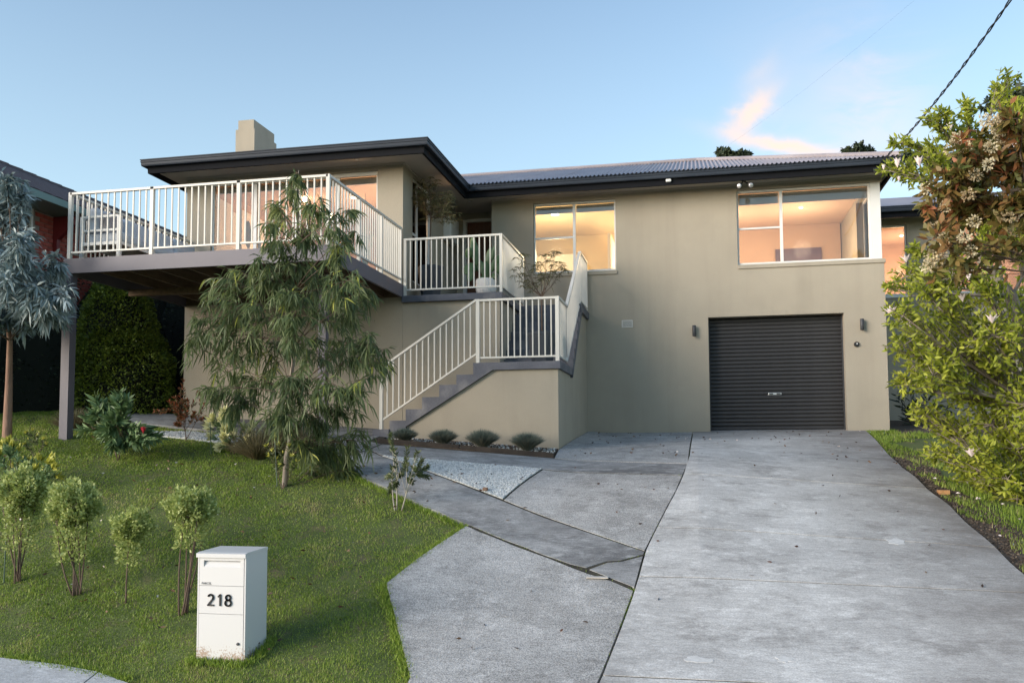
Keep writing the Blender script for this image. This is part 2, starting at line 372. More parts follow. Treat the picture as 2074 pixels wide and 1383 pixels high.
def inset(poly,e):
    n=len(poly); a=sum(poly[i][0]*poly[(i+1)%n][1]-poly[(i+1)%n][0]*poly[i][1] for i in range(n)); s=1 if a>0 else -1; out=[]
    for i in range(n):
        p0=Vector(poly[i-1]);p=Vector(poly[i]);p1=Vector(poly[(i+1)%n]); d0=(p-p0).normalized();d1=(p1-p).normalized()
        n0=Vector((-d0.y,d0.x))*s;n1=Vector((-d1.y,d1.x))*s; m=(n0+n1); m=m/max(.3,m.dot(n0)) if m.length>1e-6 else n0
        out.append((p.x+m.x*e,p.y+m.y*e))
    return out
JX=lambda y: float(np.interp(y,[3.5,6.24,7.62,8.48,10.22,11.74,16.5],[-1.05,-.68,-.54,-.49,-.24,-.12,-.08]))
RXP=[(2.40,3.5)]+[(p_.x,p_.y) for p_ in (onG(*q) for q in ((2074,1172),(2009,1113),(1941,1050),(1888,1005),(1832,957),(1790,915)))]+[(2.86,16.5)]
RX=lambda y: float(np.interp(y,[p_[1] for p_ in RXP],[p_[0] for p_ in RXP]))
def dslab(y0,y1):
    L_=[(JX(y)+.008,y) for y in np.linspace(y0,y1,5)]; R_=[(RX(y)+.012*math.sin(y*5),y) for y in np.linspace(y1,y0,9)]
    return L_+R_
drv=drape('driveway',inset([(JX(y),y) for y in np.linspace(3.6,16.45,12)]+[(RX(y),y) for y in np.linspace(16.45,3.6,9)],.03),+.0415,M["joint"],kind='structure',thick=.08)
for a,b in ((3.6,6.25),(6.25,7.86),(7.86,9.0),(9.0,11.03),(11.03,16.46)):
    drape('concrete_slab',dslab(a+.008,b-.008),.045,M['conc_drive'],drv,thick=.1)
gar_pad=drape('concrete_slab',[(.235,16.465),(2.575,16.465),(2.575,16.8),(.235,16.8)],.046,M['conc_drive'],drv,thick=.1)
pathb=drape('garden_path',[(-2.6,7.6),(-2.0,6.2),(-1.85,3.7),(-1.1,3.7),(-.72,6.24),(-.58,7.62),(-.5,8.4),(-.28,10.2),(-.15,11.7),(-.12,16.4),(-1.95,16.4),(-1.95,12.1),(-4.5,12.2),(-4.85,13.8),(-9.4,13.4),(-9.4,12.7),(-5,11.8),(-4.5,10.95),(-3.9,10.2),(-2.3,8.98)],.0350,M["joint"],kind='structure',thick=.06)
SLABS=dict(
 low=([(-2.34,8.90)]+jog((-2.34,8.90),(-.56,7.62),9,.012,3)[1:]+[(-.56,7.60),(-.70,6.24),(-1.07,3.6),(-1.80,3.6),(-1.97,5.2),(-2.02,6.12),(-2.30,6.7),(-2.52,7.16),(-2.72,7.56),(-2.60,8.05)],'conc_slab'),
 path=([(-4.55,10.9)]+jog((-4.55,10.9),(-3.94,10.12),5,.02,5)[1:]+[(-3.94,10.12)]+jog((-3.94,10.12),(-2.34,8.93),8,.02,6)[1:]+[(-2.33,8.94)]+jog((-2.33,8.94),(-1.2,8.13),5,.012,7)[1:]+[(-1.15,8.09),(-1.0,8.02),(-.83,8.17),(-.70,8.20),(-.50,8.34),(-.50,8.40),(-2.15,9.69),(-4.15,11.26),(-4.42,11.55)],'conc_path'),
 corner=([(-.97,7.985),(-.58,7.66),(-.53,8.30),(-.69,8.17),(-.82,8.14)],'conc_path'),
 tri=([(-1.93,11.17),(-.20,10.95),(-.27,10.22),(-.50,8.42),(-2.12,9.71)],'conc_slab'),
 upper=([(-4.15,11.30),(-1.95,11.22),(-.19,10.98),(-.15,11.70),(-1.92,12.02),(-4.42,12.10),(-4.42,11.60)],'conc_path'),
 apron=([(-1.92,12.05),(-.15,11.73),(-.12,16.46),(-1.985,16.46),(-1.985,12.85)],'conc_slab'),
 west=([(-9.6,12.55),(-7.2,12.2),(-5.0,11.75),(-4.58,10.93),(-4.45,11.57),(-4.45,12.12),(-4.72,12.3),(-4.75,12.86),(-4.85,13.9),(-9.6,13.9)],'conc_path'))
for k,(p,m) in SLABS.items():
    p=[((JX(y_)-.008) if abs(x_-JX(y_))<.09 else x_,y_) for x_,y_ in p]
    drape('concrete_slab',inset(p,.004),.040,M[m],pathb,thick=.1)
GRAVEL=[(-4.12,11.265),(-1.955,11.205),(-2.14,9.74)]
gb=drape('gravel_bed',inset(GRAVEL,.0),.040,pm('white_stone_dust',(.50,.52,.52),(.62,.64,.64),20,.9,.5,90),kind='structure',thick=.05)
GR2=[(-8.2,11.6),(-6.4,11.4),(-5.4,11.55),(-7.4,12.05)]
gb2=drape('gravel_bed',GR2,.022,gb.data.materials[0],kind='structure',thick=.05)
# footpath at the street
FP=[(-30,6.35),(-9,6.25),(-5.36,6.1),(-4.8,6.05),(-4.4,5.98),(-4.05,5.85),(-3.6,5.6),(-3.2,5.2),(-3.0,4.6),(-3,3.6),(-30,3.6)]
fp=drape('footpath',[(-29.9,3.7),(-3.1,3.7),(-3.1,4.5),(-4.1,5.7),(-5.4,5.95),(-29.9,6.2)],.012,M['dirt'],kind='structure',thick=.03,step=.5)
drape('concrete_slab',[(-4.42,3.6),(-3,3.6),(-3.0,4.6),(-3.2,5.2),(-3.6,5.6),(-4.05,5.85),(-4.40,5.975)],.035,M['conc_foot'],fp)
drape('concrete_slab',[(-6.6,3.6),(-4.435,3.6),(-4.415,5.98),(-4.8,6.05),(-5.36,6.1),(-6.6,6.14)],.035,M['conc_foot'],fp)
drape('concrete_slab',[(-9.0,3.6),(-6.615,3.6),(-6.615,6.14),(-9.0,6.22)],.035,M['conc_foot'],fp)
drape('road',[(-60,-9),(60,-9),(60,1.5),(-60,1.5)],.02,M['asphalt'],kind='structure',step=2,thick=.1)
BED=[(-4.5,12.2),(-1.96,12.08),(-1.995,12.9),(-4.5,12.9)]
drape('bed_soil',BED,.05,M['dirt'],kind='structure',thick=.1)
ed=thing('garden_edging','dark timber edging along the narrow fescue bed in front of the stair wall','garden edging',(-3.2,12.1,g(-3.2,12.1)))
for a,b in (((-4.52,12.22),(-3.3,12.17)),((-3.28,12.17),(-1.93,12.06))):
    n=5; m=MB()
    for i in range(n):
        p=[a[0]+(b[0]-a[0])*i/n,a[1]+(b[1]-a[1])*i/n]; q=[a[0]+(b[0]-a[0])*(i+1)/n,a[1]+(b[1]-a[1])*(i+1)/n]
        m.bar((p[0],p[1],g(*p)+.055),(q[0],q[1],g(*q)+.055),.04,.10)
    m.build('edging_board',M['edge'],ed)
mulch_poly=[(RX(y_)+.03,y_) for y_ in (4,6,7.5,8.5,9.5,10.5,11.5,12.5,13.5,14.5,15.2)]+[(3.2,14.2),(3.1,12.6),(2.9,11.5),(3.1,10),(3.15,8.8),(3.1,7.5),(3.0,4)]
drape('bare_soil',mulch_poly,.012,M['dirt'],kind='structure',thick=.05)
drape('bare_soil',[(3.4,16.2),(9,15.6),(9,19.75),(3.32,19.75)],.012,M['dirt'],kind='structure',thick=.05)

# ------------------------------------------------------------------ house
H=thing('house','two storey khaki rendered house with dark gutters, lit windows and a garage roller door','house',(0,16.5,.2))
def wallbox(name,axis,c0,c1,u0,u1,z0,z1,holes=(),mat=None,parent=H):
    us=sorted({u0,u1}|{h[0] for h in holes}|{h[1] for h in holes}); zs=sorted({z0,z1}|{h[2] for h in holes}|{h[3] for h in holes})
    us=[u for u in us if u0<=u<=u1]; zs=[z for z in zs if z0<=z<=z1]; m=MB()
    for i in range(len(us)-1):
        j=0
        while j<len(zs)-1:
            cu=(us[i]+us[i+1])/2
            def hole(j): cz=(zs[j]+zs[j+1])/2; return any(h[0]<cu<h[1] and h[2]<cz<h[3] for h in holes)
            if hole(j): j+=1; continue
            k=j
            while k+1<len(zs)-1 and not hole(k+1): k+=1
            if axis=='Y': m.box(us[i],us[i+1],c0,c1,zs[j],zs[k+1])
            else: m.box(c0,c1,us[i],us[i+1],zs[j],zs[k+1])
            j=k+1
    return m.build(name,mat or M['stucco'],parent)
SOF=4.78
wallbox('facade_wall','Y',16.5,16.7,-3.82,3.28,-1,SOF,[(.23,2.58,-2,2.35),(-3.0,-1.43,3.30,4.66),(.78,3.4,3.29,4.67)])
wallbox('side_wall','X',3.08,3.28,16.7,19.8,-1,SOF,[(16.6,17.9,3.29,4.67)])
wallbox('wing_wall','Y',13.95,14.15,-8.75,-4.75,-1,SOF,[(-8.28,-5.2,2.72,4.68)])
wallbox('wing_side_wall','X',-4.86,-4.75,14.152,17.35,2.3,SOF-.002,[(14.46,15.62,2.85,4.70)])
wallbox('wing_side_wall','X',-8.75,-8.55,14.152,22.3,-1,SOF-.002)
wallbox('porch_wall','Y',13.955,14.14,-4.748,-3.1,-1,2.40)
wallbox('porch_wall','X',-3.3,-3.1,14.142,16.498,-1,2.40)
wallbox('entry_wall','Y',17.35,17.5,-4.94,-3.62,2.3,SOF-.002,[(-4.62,-3.7,2.3,4.66)])
wallbox('entry_wall','X',-3.82,-3.62,16.702,17.349,2.3,SOF-.003)
wallbox('rear_wall','Y',22.1,22.3,-8.55,8.0,-1,SOF-.002)
wallbox('setback_wall','Y',19.8,20.0,3.081,8.2,-1,SOF-.001,[(3.83,4.40,3.15,4.66),(5.4,7.0,3.15,4.66)])
wallbox('setback_wall','X',8.0,8.2,20.002,22.1,-1,SOF-.003)
# sills and dividing floor band
B('window_sill',M['stucco'],H,.78,3.30,16.475,16.56,3.215,3.288,bev=.006)
B('window_sill',M['stucco'],H,-3.02,-1.41,16.475,16.56,3.225,3.298,bev=.006)
# soffit
m=MB(); m.box(-9.09,3.39,16.01,22.4,SOF,SOF+.02); m.box(-9.09,-4.22,13.36,16.009,SOF,SOF+.02); m.box(3.391,8.6,19.36,22.4,SOF,SOF+.02); m.build('soffit',M['soffit'],H)
for x in (-7.9,-6.7,-5.5): B('soffit_batten',M['soffit'],H,x,x+.025,13.37,13.92,SOF-.006,SOF-.001)
for x in (-2.6,-1.4,-.2,1.0,2.2): B('soffit_batten',M['soffit'],H,x,x+.025,16.02,16.47,SOF-.006,SOF-.001)
# quad moulding where the wall meets the soffit
m=MB(); m.box(-8.75,-4.75,13.925,13.949,SOF-.03,SOF-.001); m.box(-3.8,3.28,16.475,16.499,SOF-.03,SOF-.001); m.box(-4.749,-4.725,13.95,17.34,SOF-.03,SOF-.001); m.build('soffit_moulding',M['soffit'],H)
def sweep(name,path,prof,mat):
    """prof [(outward,z)], path list of xy (outward is to the right of travel)"""
    m=MB(); n=len(path); k=len(prof); vs=[]
    for i,p in enumerate(path):
        p=Vector(p); ns=[]
        if i>0: d=(p-Vector(path[i-1])).normalized(); ns.append(Vector((d.y,-d.x)))
        if i<n-1: d=(Vector(path[i+1])-p).normalized(); ns.append(Vector((d.y,-d.x)))
        mm=sum(ns,Vector((0,0))); mm=mm/mm.dot(ns[0])
        vs+=[(p.x+mm.x*o,p.y+mm.y*o,z) for o,z in prof]
    fs=[(i*k+j,i*k+(j+1)%k,(i+1)*k+(j+1)%k,(i+1)*k+j) for i in range(n-1) for j in range(k)]
    fs+=[tuple(range(k)),tuple((n-1)*k+j for j in range(k))[::-1]]
    return m.add(vs,fs).build(name,mat,H)
PATH=[(-9.2,22.48),(-9.2,13.25),(-4.11,13.25),(-4.11,15.9),(3.5,15.9),(3.5,19.25),(8.7,19.25)]
# eave line; outward of this path lies to the right of travel
sweep('gutter',PATH,[(-.11,4.815),(-.012,4.810),(-.004,4.83),(-.004,4.868),(.006,4.874),(.006,4.888),(-.002,4.893),(-.002,4.905),(.010,4.910),(.010,4.925),(-.015,4.930),(-.11,4.930)],M['gutter'])
sweep('fascia',PATH,[(-.125,4.70),(-.085,4.70),(-.080,4.79),(-.0802,4.812),(-.125,4.812)],M['fascia'])
# roof
TP=math.tan(math.radians(20)); ZE=4.925
def rz(d): return ZE+TP*d
def sheet(x0,x1,ylo,yhi,zf,parent=H):
    n=int(round((x1-x0)/.0127)); m=MB(); K=5; vs=[]
    for i in range(n+1):
        x=x0+(x1-x0)*i/n; c=.016*math.cos(2*math.pi*x/.076); a=ylo(x); b=max(a+.001,yhi(x))
        for j in range(K): y=a+(b-a)*j/(K-1); vs.append((x,y,zf(x,y)+c))
    fs=[(i*K+j,(i+1)*K+j,(i+1)*K+j+1,i*K+j+1) for i in range(n) for j in range(K-1)]
    m.add(vs,fs); me=D.meshes.new('roof_sheet'); off=wloc(parent); me.from_pydata([tuple(Vector(v)-off) for v in m.v],[],m.f); me.materials.append(M['roof'])
    for p in me.polygons: p.use_smooth=True
    return link('roof_sheet',me,parent)
x=-9.2
while x<3.49:
    x1=min(3.5,x+.762)
    sheet(x,x1-.002,lambda x: 15.87 if x>-4.11 else 15.87+min(2.54,(-4.11-x)) ,lambda x: 19.3-max(0,0) if x<.1 else 15.9+(3.5-x),lambda x,y: rz(y-15.9)+.012); x=x1
m=MB(); R=6.163
zw=rz(2.545)
m.add([(-9.2,13.25,ZE),(-4.11,13.25,ZE),(-6.655,15.795,zw)],[(0,1,2)])                       # wing hip end
m.add([(-4.11,13.25,ZE),(-4.11,15.9,ZE),(-6.65,18.44,zw),(-6.655,15.795,zw)],[(0,1,2,3)])
m.add([(-9.2,22.5,ZE),(-9.2,13.25,ZE),(-6.655,15.795,zw),(-6.655,19.9,zw)],[(0,1,2,3)])
m.add([(3.5,15.9,ZE),(3.5,19.25,ZE),(3.5,22.6,ZE),(.1,19.3,R)],[(0,1,2,3)])
m.add([(-9.2,22.5,ZE),(-5.8,19.3,R),(.1,19.3,R),(3.5,22.6,ZE)],[(0,1,2,3)])
m.add([(3.5,19.25,ZE),(8.7,19.25,ZE),(7.1,20.9,ZE+TP*1.65),(1.85,20.9,ZE+TP*1.65)],[(0,1,2,3)])
m.add([(8.7,19.25,ZE),(8.7,22.6,ZE),(7.1,20.9,ZE+TP*1.65)],[(0,1,2)]); m.add([(8.7,22.6,ZE),(1.85,22.6,ZE),(1.85,20.9,ZE+TP*1.65),(7.1,20.9,ZE+TP*1.65)],[(0,1,2,3)])
m.build('roof_back_slopes',M['roof'],H)
m=MB(); m.tube([(-5.9,19.3,R+.03),(.1,19.3,R+.03),(3.5,15.88,ZE+.035)],.045,8); m.build('ridge_cap',M['roof'],H)
m=MB(); m.bar((-4.13,15.88,ZE+.01),(-6.65,18.40,zw+.01),.2,.01); m.build('valley_flashing',M['gutter'],H)
# chimney
ch=B('chimney',M['stucco'],H,-8.98,-8.57,16.0,16.95,4.7,6.40)
m=MB(); m.box(-8.945,-8.605,16.035,16.915,6.401,6.60); m.build('chimney_cap',M['stucco'],ch)
# downlights in the soffit
for px,py in ((445,340),(723,322),(1133,390),(951,407)):
    d=ray(px,py); P=d*(SOF/d.z)
    m=MB().lathe((P.x,P.y,SOF-.014),[(.045,0),(.05,.004),(.05,.013)],14); dl=m.build('soffit_downlight',M['soffit'],H,True)
    m=MB().lathe((P.x,P.y,SOF-.016),[(.03,0),(.03,.003)],12); m.build('lens',M['alu'],dl)

# garage roller door (part of the house)
gd=B('garage_door',M['cavity'],H,.232,2.578,16.74,16.76,.1,2.349)
B('bottom_rail',M['alu'],gd,.245,2.565,16.70,16.73,.262,.292,bev=.004)
B('guide_rail',M['darkgrey'],gd,.2305,.255,16.66,16.735,.1,2.348); B('guide_rail',M['darkgrey'],gd,2.555,2.5795,16.66,16.735,.1,2.348)
prof=[(0,.000),(-.004,.004),(-.020,.012),(-.026,.024),(-.027,.036),(-.024,.050),(-.012,.060),(-.002,.064),(0,.0705)]
vs=[];  
for xx in (-1.148,1.148): vs+=[(xx,a,b) for a,b in prof]
k=len(prof); sm=D.meshes.new('slat'); sm.from_pydata(vs,[],[(j,k+j,k+j+1,j+1) for j in range(k-1)]); sm.materials.append(M['roller'])
for p in sm.polygons: p.use_smooth=True
zz=.293; off=wloc(gd)
while zz<2.33:
    link('slat',sm,gd,Vector((1.405,16.733,zz))-off); zz+=.0705
lk=B('lock_plate',M['alu'],gd,1.27,1.50,16.690,16.702,.925,.965,bev=.004)
B('lock_slot',M['black'],lk,1.285,1.355,16.684,16.6895,.934,.956); B('lock_slot',M['black'],lk,1.415,1.485,16.684,16.6895,.934,.956)

# windows --------------------------------------------------------
def win(name,x0,x1,z0,z1,y,mull,trans,parent=H,fw_=.04,mw=.05):
    w=B(name,M['white'],parent,x0,x1,y,y+.05,z0,z0+fw_)
    B('frame',M['white'],w,x0,x1,y,y+.05,z1-fw_,z1)
    B('frame',M['white'],w,x0,x0+fw_*.7,y+.001,y+.049,z0+fw_,z1-fw_); B('frame',M['white'],w,x1-fw_*.7,x1,y+.001,y+.049,z0+fw_,z1-fw_)
    xs=[x0+fw_*.7]+[v for mu in mull for v in (mu-mw/2,mu+mw/2)]+[x1-fw_*.7]
    for mu in mull: B('mullion',M['white'],w,mu-mw/2,mu+mw/2,y-.008,y+.048,z0+fw_,z1-fw_)
    for i in range(0,len(xs),2):
        zt=[z0+fw_]
        for (pi,tz) in trans:
            if pi==i//2:
                B('transom',M['white'],w,xs[i],xs[i+1],y+.004,y+.046,tz-.016,tz+.016); zt+=[tz-.016,tz+.016]
        zt.append(z1-fw_)
        for j in range(0,len(zt),2): B('pane',M['glass'],w,xs[i],xs[i+1],y+.022,y+.027,zt[j],zt[j+1])
    return w
win('window',-2.998,-1.432,3.302,4.658,16.56,[-2.22],[(0,3.985)])
bw=win('corner_window',.785,3.08,3.292,4.668,16.56,[1.56],[(0,3.965)])
B('corner_post',M['white'],bw,3.081,3.255,16.53,16.66,3.292,4.668)
B('frame',M['white'],bw,3.20,3.25,16.661,17.895,3.292,3.335); B('frame',M['white'],bw,3.20,3.25,16.661,17.895,4.625,4.668); B('frame',M['white'],bw,3.20,3.25,17.84,17.895,3.336,4.624); B('mullion',M['white'],bw,3.20,3.25,17.2,17.25,3.336,4.624)
B('pane',M['glass'],bw,3.222,3.228,16.661,17.199,3.336,4.624); B('pane',M['glass'],bw,3.222,3.228,17.251,17.839,3.336,4.624)
sw=win('setback_window',3.832,4.398,3.152,4.658,19.86,[],[]); sw2=win('setback_window',5.402,6.998,3.152,4.658,19.86,[6.2],[])
B('window_sill',M['white'],sw,3.80,4.43,19.77,19.859,3.10,3.150)
sd_=win('sliding_door',-8.278,-5.202,2.722,4.678,14.0,[-7.46,-6.68,-5.93],[],fw_=.05,mw=.06)
B('track',M['frame'],sd_,-8.27,-5.21,13.955,13.999,4.60,4.63)
# wing side window (on x = -4.75)
sv=B('side_window',M['white'],H,-4.84,-4.79,14.462,15.618,2.852,2.90)
for a,b in ((14.462,14.50),(14.78,14.86),(15.46,15.618)): B('frame',M['white'],sv,-4.818,-4.785,a,b,2.901,4.65)
B('frame',M['white'],sv,-4.84,-4.79,14.462,15.618,4.651,4.699); B('transom',M['white'],sv,-4.817,-4.788,14.50,14.78,3.70,3.74)
B('pane',M['glass'],sv,-4.803,-4.799,14.501,14.779,2.901,3.699); B('pane',M['glass'],sv,-4.803,-4.799,14.501,14.779,3.741,4.65); B('pane',M['glass'],sv,-4.803,-4.799,14.861,15.459,2.901,4.65)
# white meter box on the wing side wall
mb=B('meter_box',M['white'],H,-4.749,-4.60,16.35,16.95,4.02,4.50,bev=.008)
B('meter_box_door',M['frame'],mb,-4.5995,-4.592,16.38,16.92,4.05,4.47)
# front door
fd=B('front_door',M['cavity'],H,-4.545,-3.7,17.44,17.46,2.52,4.60)
xx=-4.545
while xx<-3.72:
    B('door_board',M['door'],fd,xx+.002,min(xx+.086,-3.702),17.415,17.4395,2.53,4.598); xx+=.088
df=B('door_frame',M['white'],H,-4.619,-4.547,17.36,17.45,2.50,4.60); B('frame',M['white'],df,-4.619,-3.70,17.36,17.45,4.601,4.66)

# rooms behind the glass
def room(x0,x1,y0,y1,z0,z1,mat,ceil,back=True,right=True):
    m=MB(); t=.02
    m.box(x0-t,x0,y0,y1,z0,z1)
    if right: m.box(x1,x1+t,y0,y1,z0,z1)
    if back: m.box(x0,x1,y1,y1+t,z0,z1)
    w=m.build('room_wall',mat,H); B('room_ceiling',ceil,H,x0-t,x1+t,y0,y1+t,z1,z1+.02); B('room_floor',M['wood'],H,x0-t,x1+t,y0,y1+t,z0-.02,z0); return w
def point(P,power,rad=.08,c=(1,.62,.34)):
    l=D.lights.new('room_light','POINT'); l.energy=power*.46; l.shadow_soft_size=rad; l.color=c; o=D.objects.new('room_light',l); COL.objects.link(o); o.location=P
def downlight(x,y,z,power,r=.05,vis=True,c=(1,.64,.37)):
    if vis: MB().lathe((x,y,z-.012),[(r,0),(r,.010)],14).build('downlight',M['lampglow'],H)
    point((x,y,z-.85),power,.18,c)
M['ceil_peach']=pm('ceiling_peach',(.58,.42,.31),rough=.9); M['ceil_cream']=pm('ceiling_cream',(.78,.64,.44),rough=.9)
room(-8.5,-4.97,14.16,18.2,2.66,4.74,M['room'],M['ceil_peach'],True,False)
room(-3.58,-.4,16.71,19.6,2.66,4.73,M['room2'],M['ceil_cream'])
room(-.36,3.06,16.71,19.7,2.66,4.73,M['room'],M['ceil_peach'],True,False)
room(3.3,7.95,20.01,22.08,2.66,4.73,M['room'],M['ceil_peach'])
downlight(-6.3,15.6,4.74,24,.05,True,(1,.64,.40)); downlight(-7.6,16.0,4.74,24,.05,True,(1,.66,.42)); downlight(-5.25,15.0,4.74,38)
d=ray(1124,437); P=d*(4.70/d.z); downlight(P.x,P.y,4.73,56,.07,True,(1,.80,.48)); downlight(-1.1,18.6,4.73,46,.05,True,(1,.74,.42))
downlight(.6,18.4,4.73,62,.03,True,(1,.77,.50)); downlight(2.1,18.2,4.73,66,.03,True,(1,.77,.50)); downlight(4.6,21.2,4.73,60,.03); downlight(6.6,21.0,4.73,30,.04)
# blinds at the window heads
for a in ((-8.22,-5.25,14.10,14.12,4.50,4.62),(-2.97,-2.25,16.63,16.64,4.47,4.61),(-2.19,-1.46,16.63,16.64,4.47,4.61),(.82,1.53,16.63,16.64,4.42,4.62),(1.59,3.05,16.63,16.64,4.42,4.62)):
    B('roller_blind',M['roomw'],H,*a)
# interior furnishing seen through the glass (fixed joinery is the house's)
B('interior_doorway',M['roomw'],H,-1.72,-1.66,17.9,19.55,2.67,4.35)
B('kitchen_cupboard',M['roomw'],H,-3.57,-2.5,19.0,19.59,2.67,4.2)
B('interior_door',M['roomw'],H,.0,.75,19.64,19.69,2.67,4.55)
for i in range(17):
    B('timber_panel',M['wood'],H,-5.52+i*.038,-5.486+i*.038,16.0,16.02,2.67,4.73)
art=thing('framed_picture','framed print of two dark leaves on the lit wall inside the sliding doors','picture',(-8.48,15.8,3.75))
B('frame',M['wood'],art,-8.499,-8.47,15.33,16.30,3.75,4.60); B('mount',M['roomw'],art,-8.4695,-8.462,15.36,16.27,3.78,4.57)
for cy2,dz in ((15.60,.16),(15.98,.10)):
    pts=[]
    for i in range(16):
        t=i/16*2*math.pi; pts.append((cy2+.13*math.sin(t)*(1+.15*math.sin(5*t)),3.98+dz+.27*math.cos(t)))
    MB().prism(pts,'X',-8.4615,-8.455).build('leaf_print',M['pot'],art)
B('curtain',M['roomw'],H,-8.49,-8.44,14.35,14.95,2.7,4.55); B('interior_doorway',M['roomw'],H,-8.499,-8.47,15.0,15.55,2.67,4.45)
tv=thing('wall_screen','dark square picture hanging in the lit corner-window room','wall art',(2.1,19.69,3.9))
B('screen',pm('plum_canvas',(.09,.05,.075),(.14,.08,.10),3,.4),tv,1.72,2.66,19.64,19.68,3.2,4.22); 
bc=thing('chair','brown rounded chair back in the corner-window room','chair',(2.25,18.3,2.66))
m=MB(); m.bbox(2.1,2.42,18.3,18.34,3.05,3.52,b=.03); m.build('backrest',M['wood'],bc); m=MB(); m.bbox(2.08,2.44,17.9,18.33,3.02,3.07,b=.01); m.build('seat',M['wood'],bc)
for a,b in ((2.1,17.93),(2.4,17.93),(2.1,18.3),(2.4,18.3)): m=MB(); m.tube([(a,b,2.66),(a,b,3.03)],.018,6); m.build('leg',M['wood'],bc)
def lamp(P,lab):
    t=thing('table_lamp',lab,'lamp',P); m=MB().lathe(P,[(.07,0),(.06,.03),(.012,.05),(.012,.28)],12); m.build('base',M['black'],t)
    m=MB().lathe((P[0],P[1],P[2]+.28),[(.03,0),(.055,.05),(.03,.1)],12); m.build('bulb',M['lampglow'],t,True); point((P[0],P[1],P[2]+.45),3)
lamp((-6.6,16.4,3.12),'small glowing table lamp on the console behind the sliding doors')
def pendant(px,py,Y,lab,pw=2.2):
    P=onY(px,py,Y); t=thing('pendant_lamp',lab,'pendant lamp',P,'small glowing pendant lamps in the lit living room'); MB().lathe(P-Vector((0,0,.05)),[(.012,0),(.038,.02),(.045,.05),(.03,.085),(.01,.10)],14).build('bulb',M['lampglow'],t,True); MB().tube([P+Vector((0,0,.05)),(P.x,P.y,4.738)],.004,4).build('flex',M['black'],t); point(P-Vector((0,0,.25)),pw,.06)
pendant(617,404,15.4,'glowing pendant lamp behind the top of the weeping gum, left of the deck corner'); pendant(671,438,15.6,'glowing pendant lamp just right of the deck corner post'); pendant(740,490,15.4,'lowest glowing pendant lamp, beside the indoor palm at the right of the sliding doors'); pendant(842,430,15.3,'glowing pendant lamp seen through the tall side window behind the potted tree')
Pi=onY(738,560,15.0); Pi.z=2.68; ip=thing('indoor_palm','dark leafy palm in a pale pot behind the right sliding door','houseplant',Pi); MB().lathe(Pi,[(.16,0),(.2,.45),(.19,.46)],16).build('pot',M['potw'],ip,True)
m=MB(); random.seed(6)
for i in range(26):
    a=i*2.4; e=Pi+Vector((.28*math.cos(a)*random.random(),.2*math.sin(a),random.uniform(.9,1.75))); q=Pi+Vector((0,0,.45)); s_=Vector((-math.sin(a),math.cos(a),0))*.02; m.add([q,(q+e)/2+s_,e,(q+e)/2-s_],[(0,1,2,3)])
m.build('fronds',M['stake'],ip)
cs=thing('console_table','low white console table inside the sliding doors','table',(-6.2,16.4,2.66)); B('table_top',M['roomw'],cs,-7.2,-5.2,16.1,16.7,3.07,3.115)
for a,b in ((-7.15,16.15),(-5.25,16.15),(-7.15,16.65),(-5.25,16.65)): B('leg',M['roomw'],cs,a-.02,a+.02,b-.02,b+.02,2.66,3.069)

# porch slab + steps ----------------------------------------------
B('porch_slab',M['slate'],H,-4.749,-3.04,13.88,17.34,2.402,2.51,bev=.006)
ST=thing('staircase','slate painted concrete stair in two flights climbing to the front porch','staircase',(-3,13.4,0))
ub=lambda x: 1.16+(x+2.98)*(.92/1.5)
xs=[-4.60,-4.34,-4.08,-3.81,-3.54,-3.28]; zs=[.42,.59,.77,.95,1.10]
m=MB(); m.prism([(-4.60,-.3),(-4.34,-.3),(-4.34,.42),(-4.60,.42)],'Y',12.905,13.9); m.build('step',M['slate'],ST)
for i in range(1,5): MB().prism([(xs[i],ub(xs[i])),(xs[i+1]-.001,ub(xs[i+1]-.001)),(xs[i+1]-.001,zs[i]),(xs[i],zs[i])],'Y',12.90+.002*(i%2),13.9).build('step',M['slate'],ST)
MB().prism([(-3.28,ub(-3.28)),(-2.98,1.16),(-1.96,1.16),(-1.96,1.272),(-3.28,1.272)],'Y',12.90,14.25).build('landing_slab',M['slate'],ST)
B('stair_foot',M['slate'],ST,-4.86,-4.602,12.88,13.9,-.3,.29)
for i in range(7):
    y0=14.251+i*.18; zt=1.272+.176*(i+1); zb0=1.12+(y0-14.25)*.978; 
    MB().prism([(y0,zb0),(y0+.179,zb0+.175),(y0+.179,zt),(y0,zt)],'X',-3.095,-1.955).build('step',M['slate'],ST)
B('upper_landing_slab',M['slate'],ST,-3.038,-1.95,15.512,16.498,2.385,2.512)
MB().prism([(-4.46,-1),(-2.121,-1),(-2.121,1.158),(-2.98,1.158),(-4.46,.253)],'Y',12.955,13.08).build('stair_wall',M['stucco'],ST)
MB().prism([(12.955,-1),(16.498,-1),(16.498,2.383),(15.53,2.383),(14.27,1.158),(12.955,1.158)],'X',-2.12,-2.0).build('stair_wall',M['stucco'],ST)

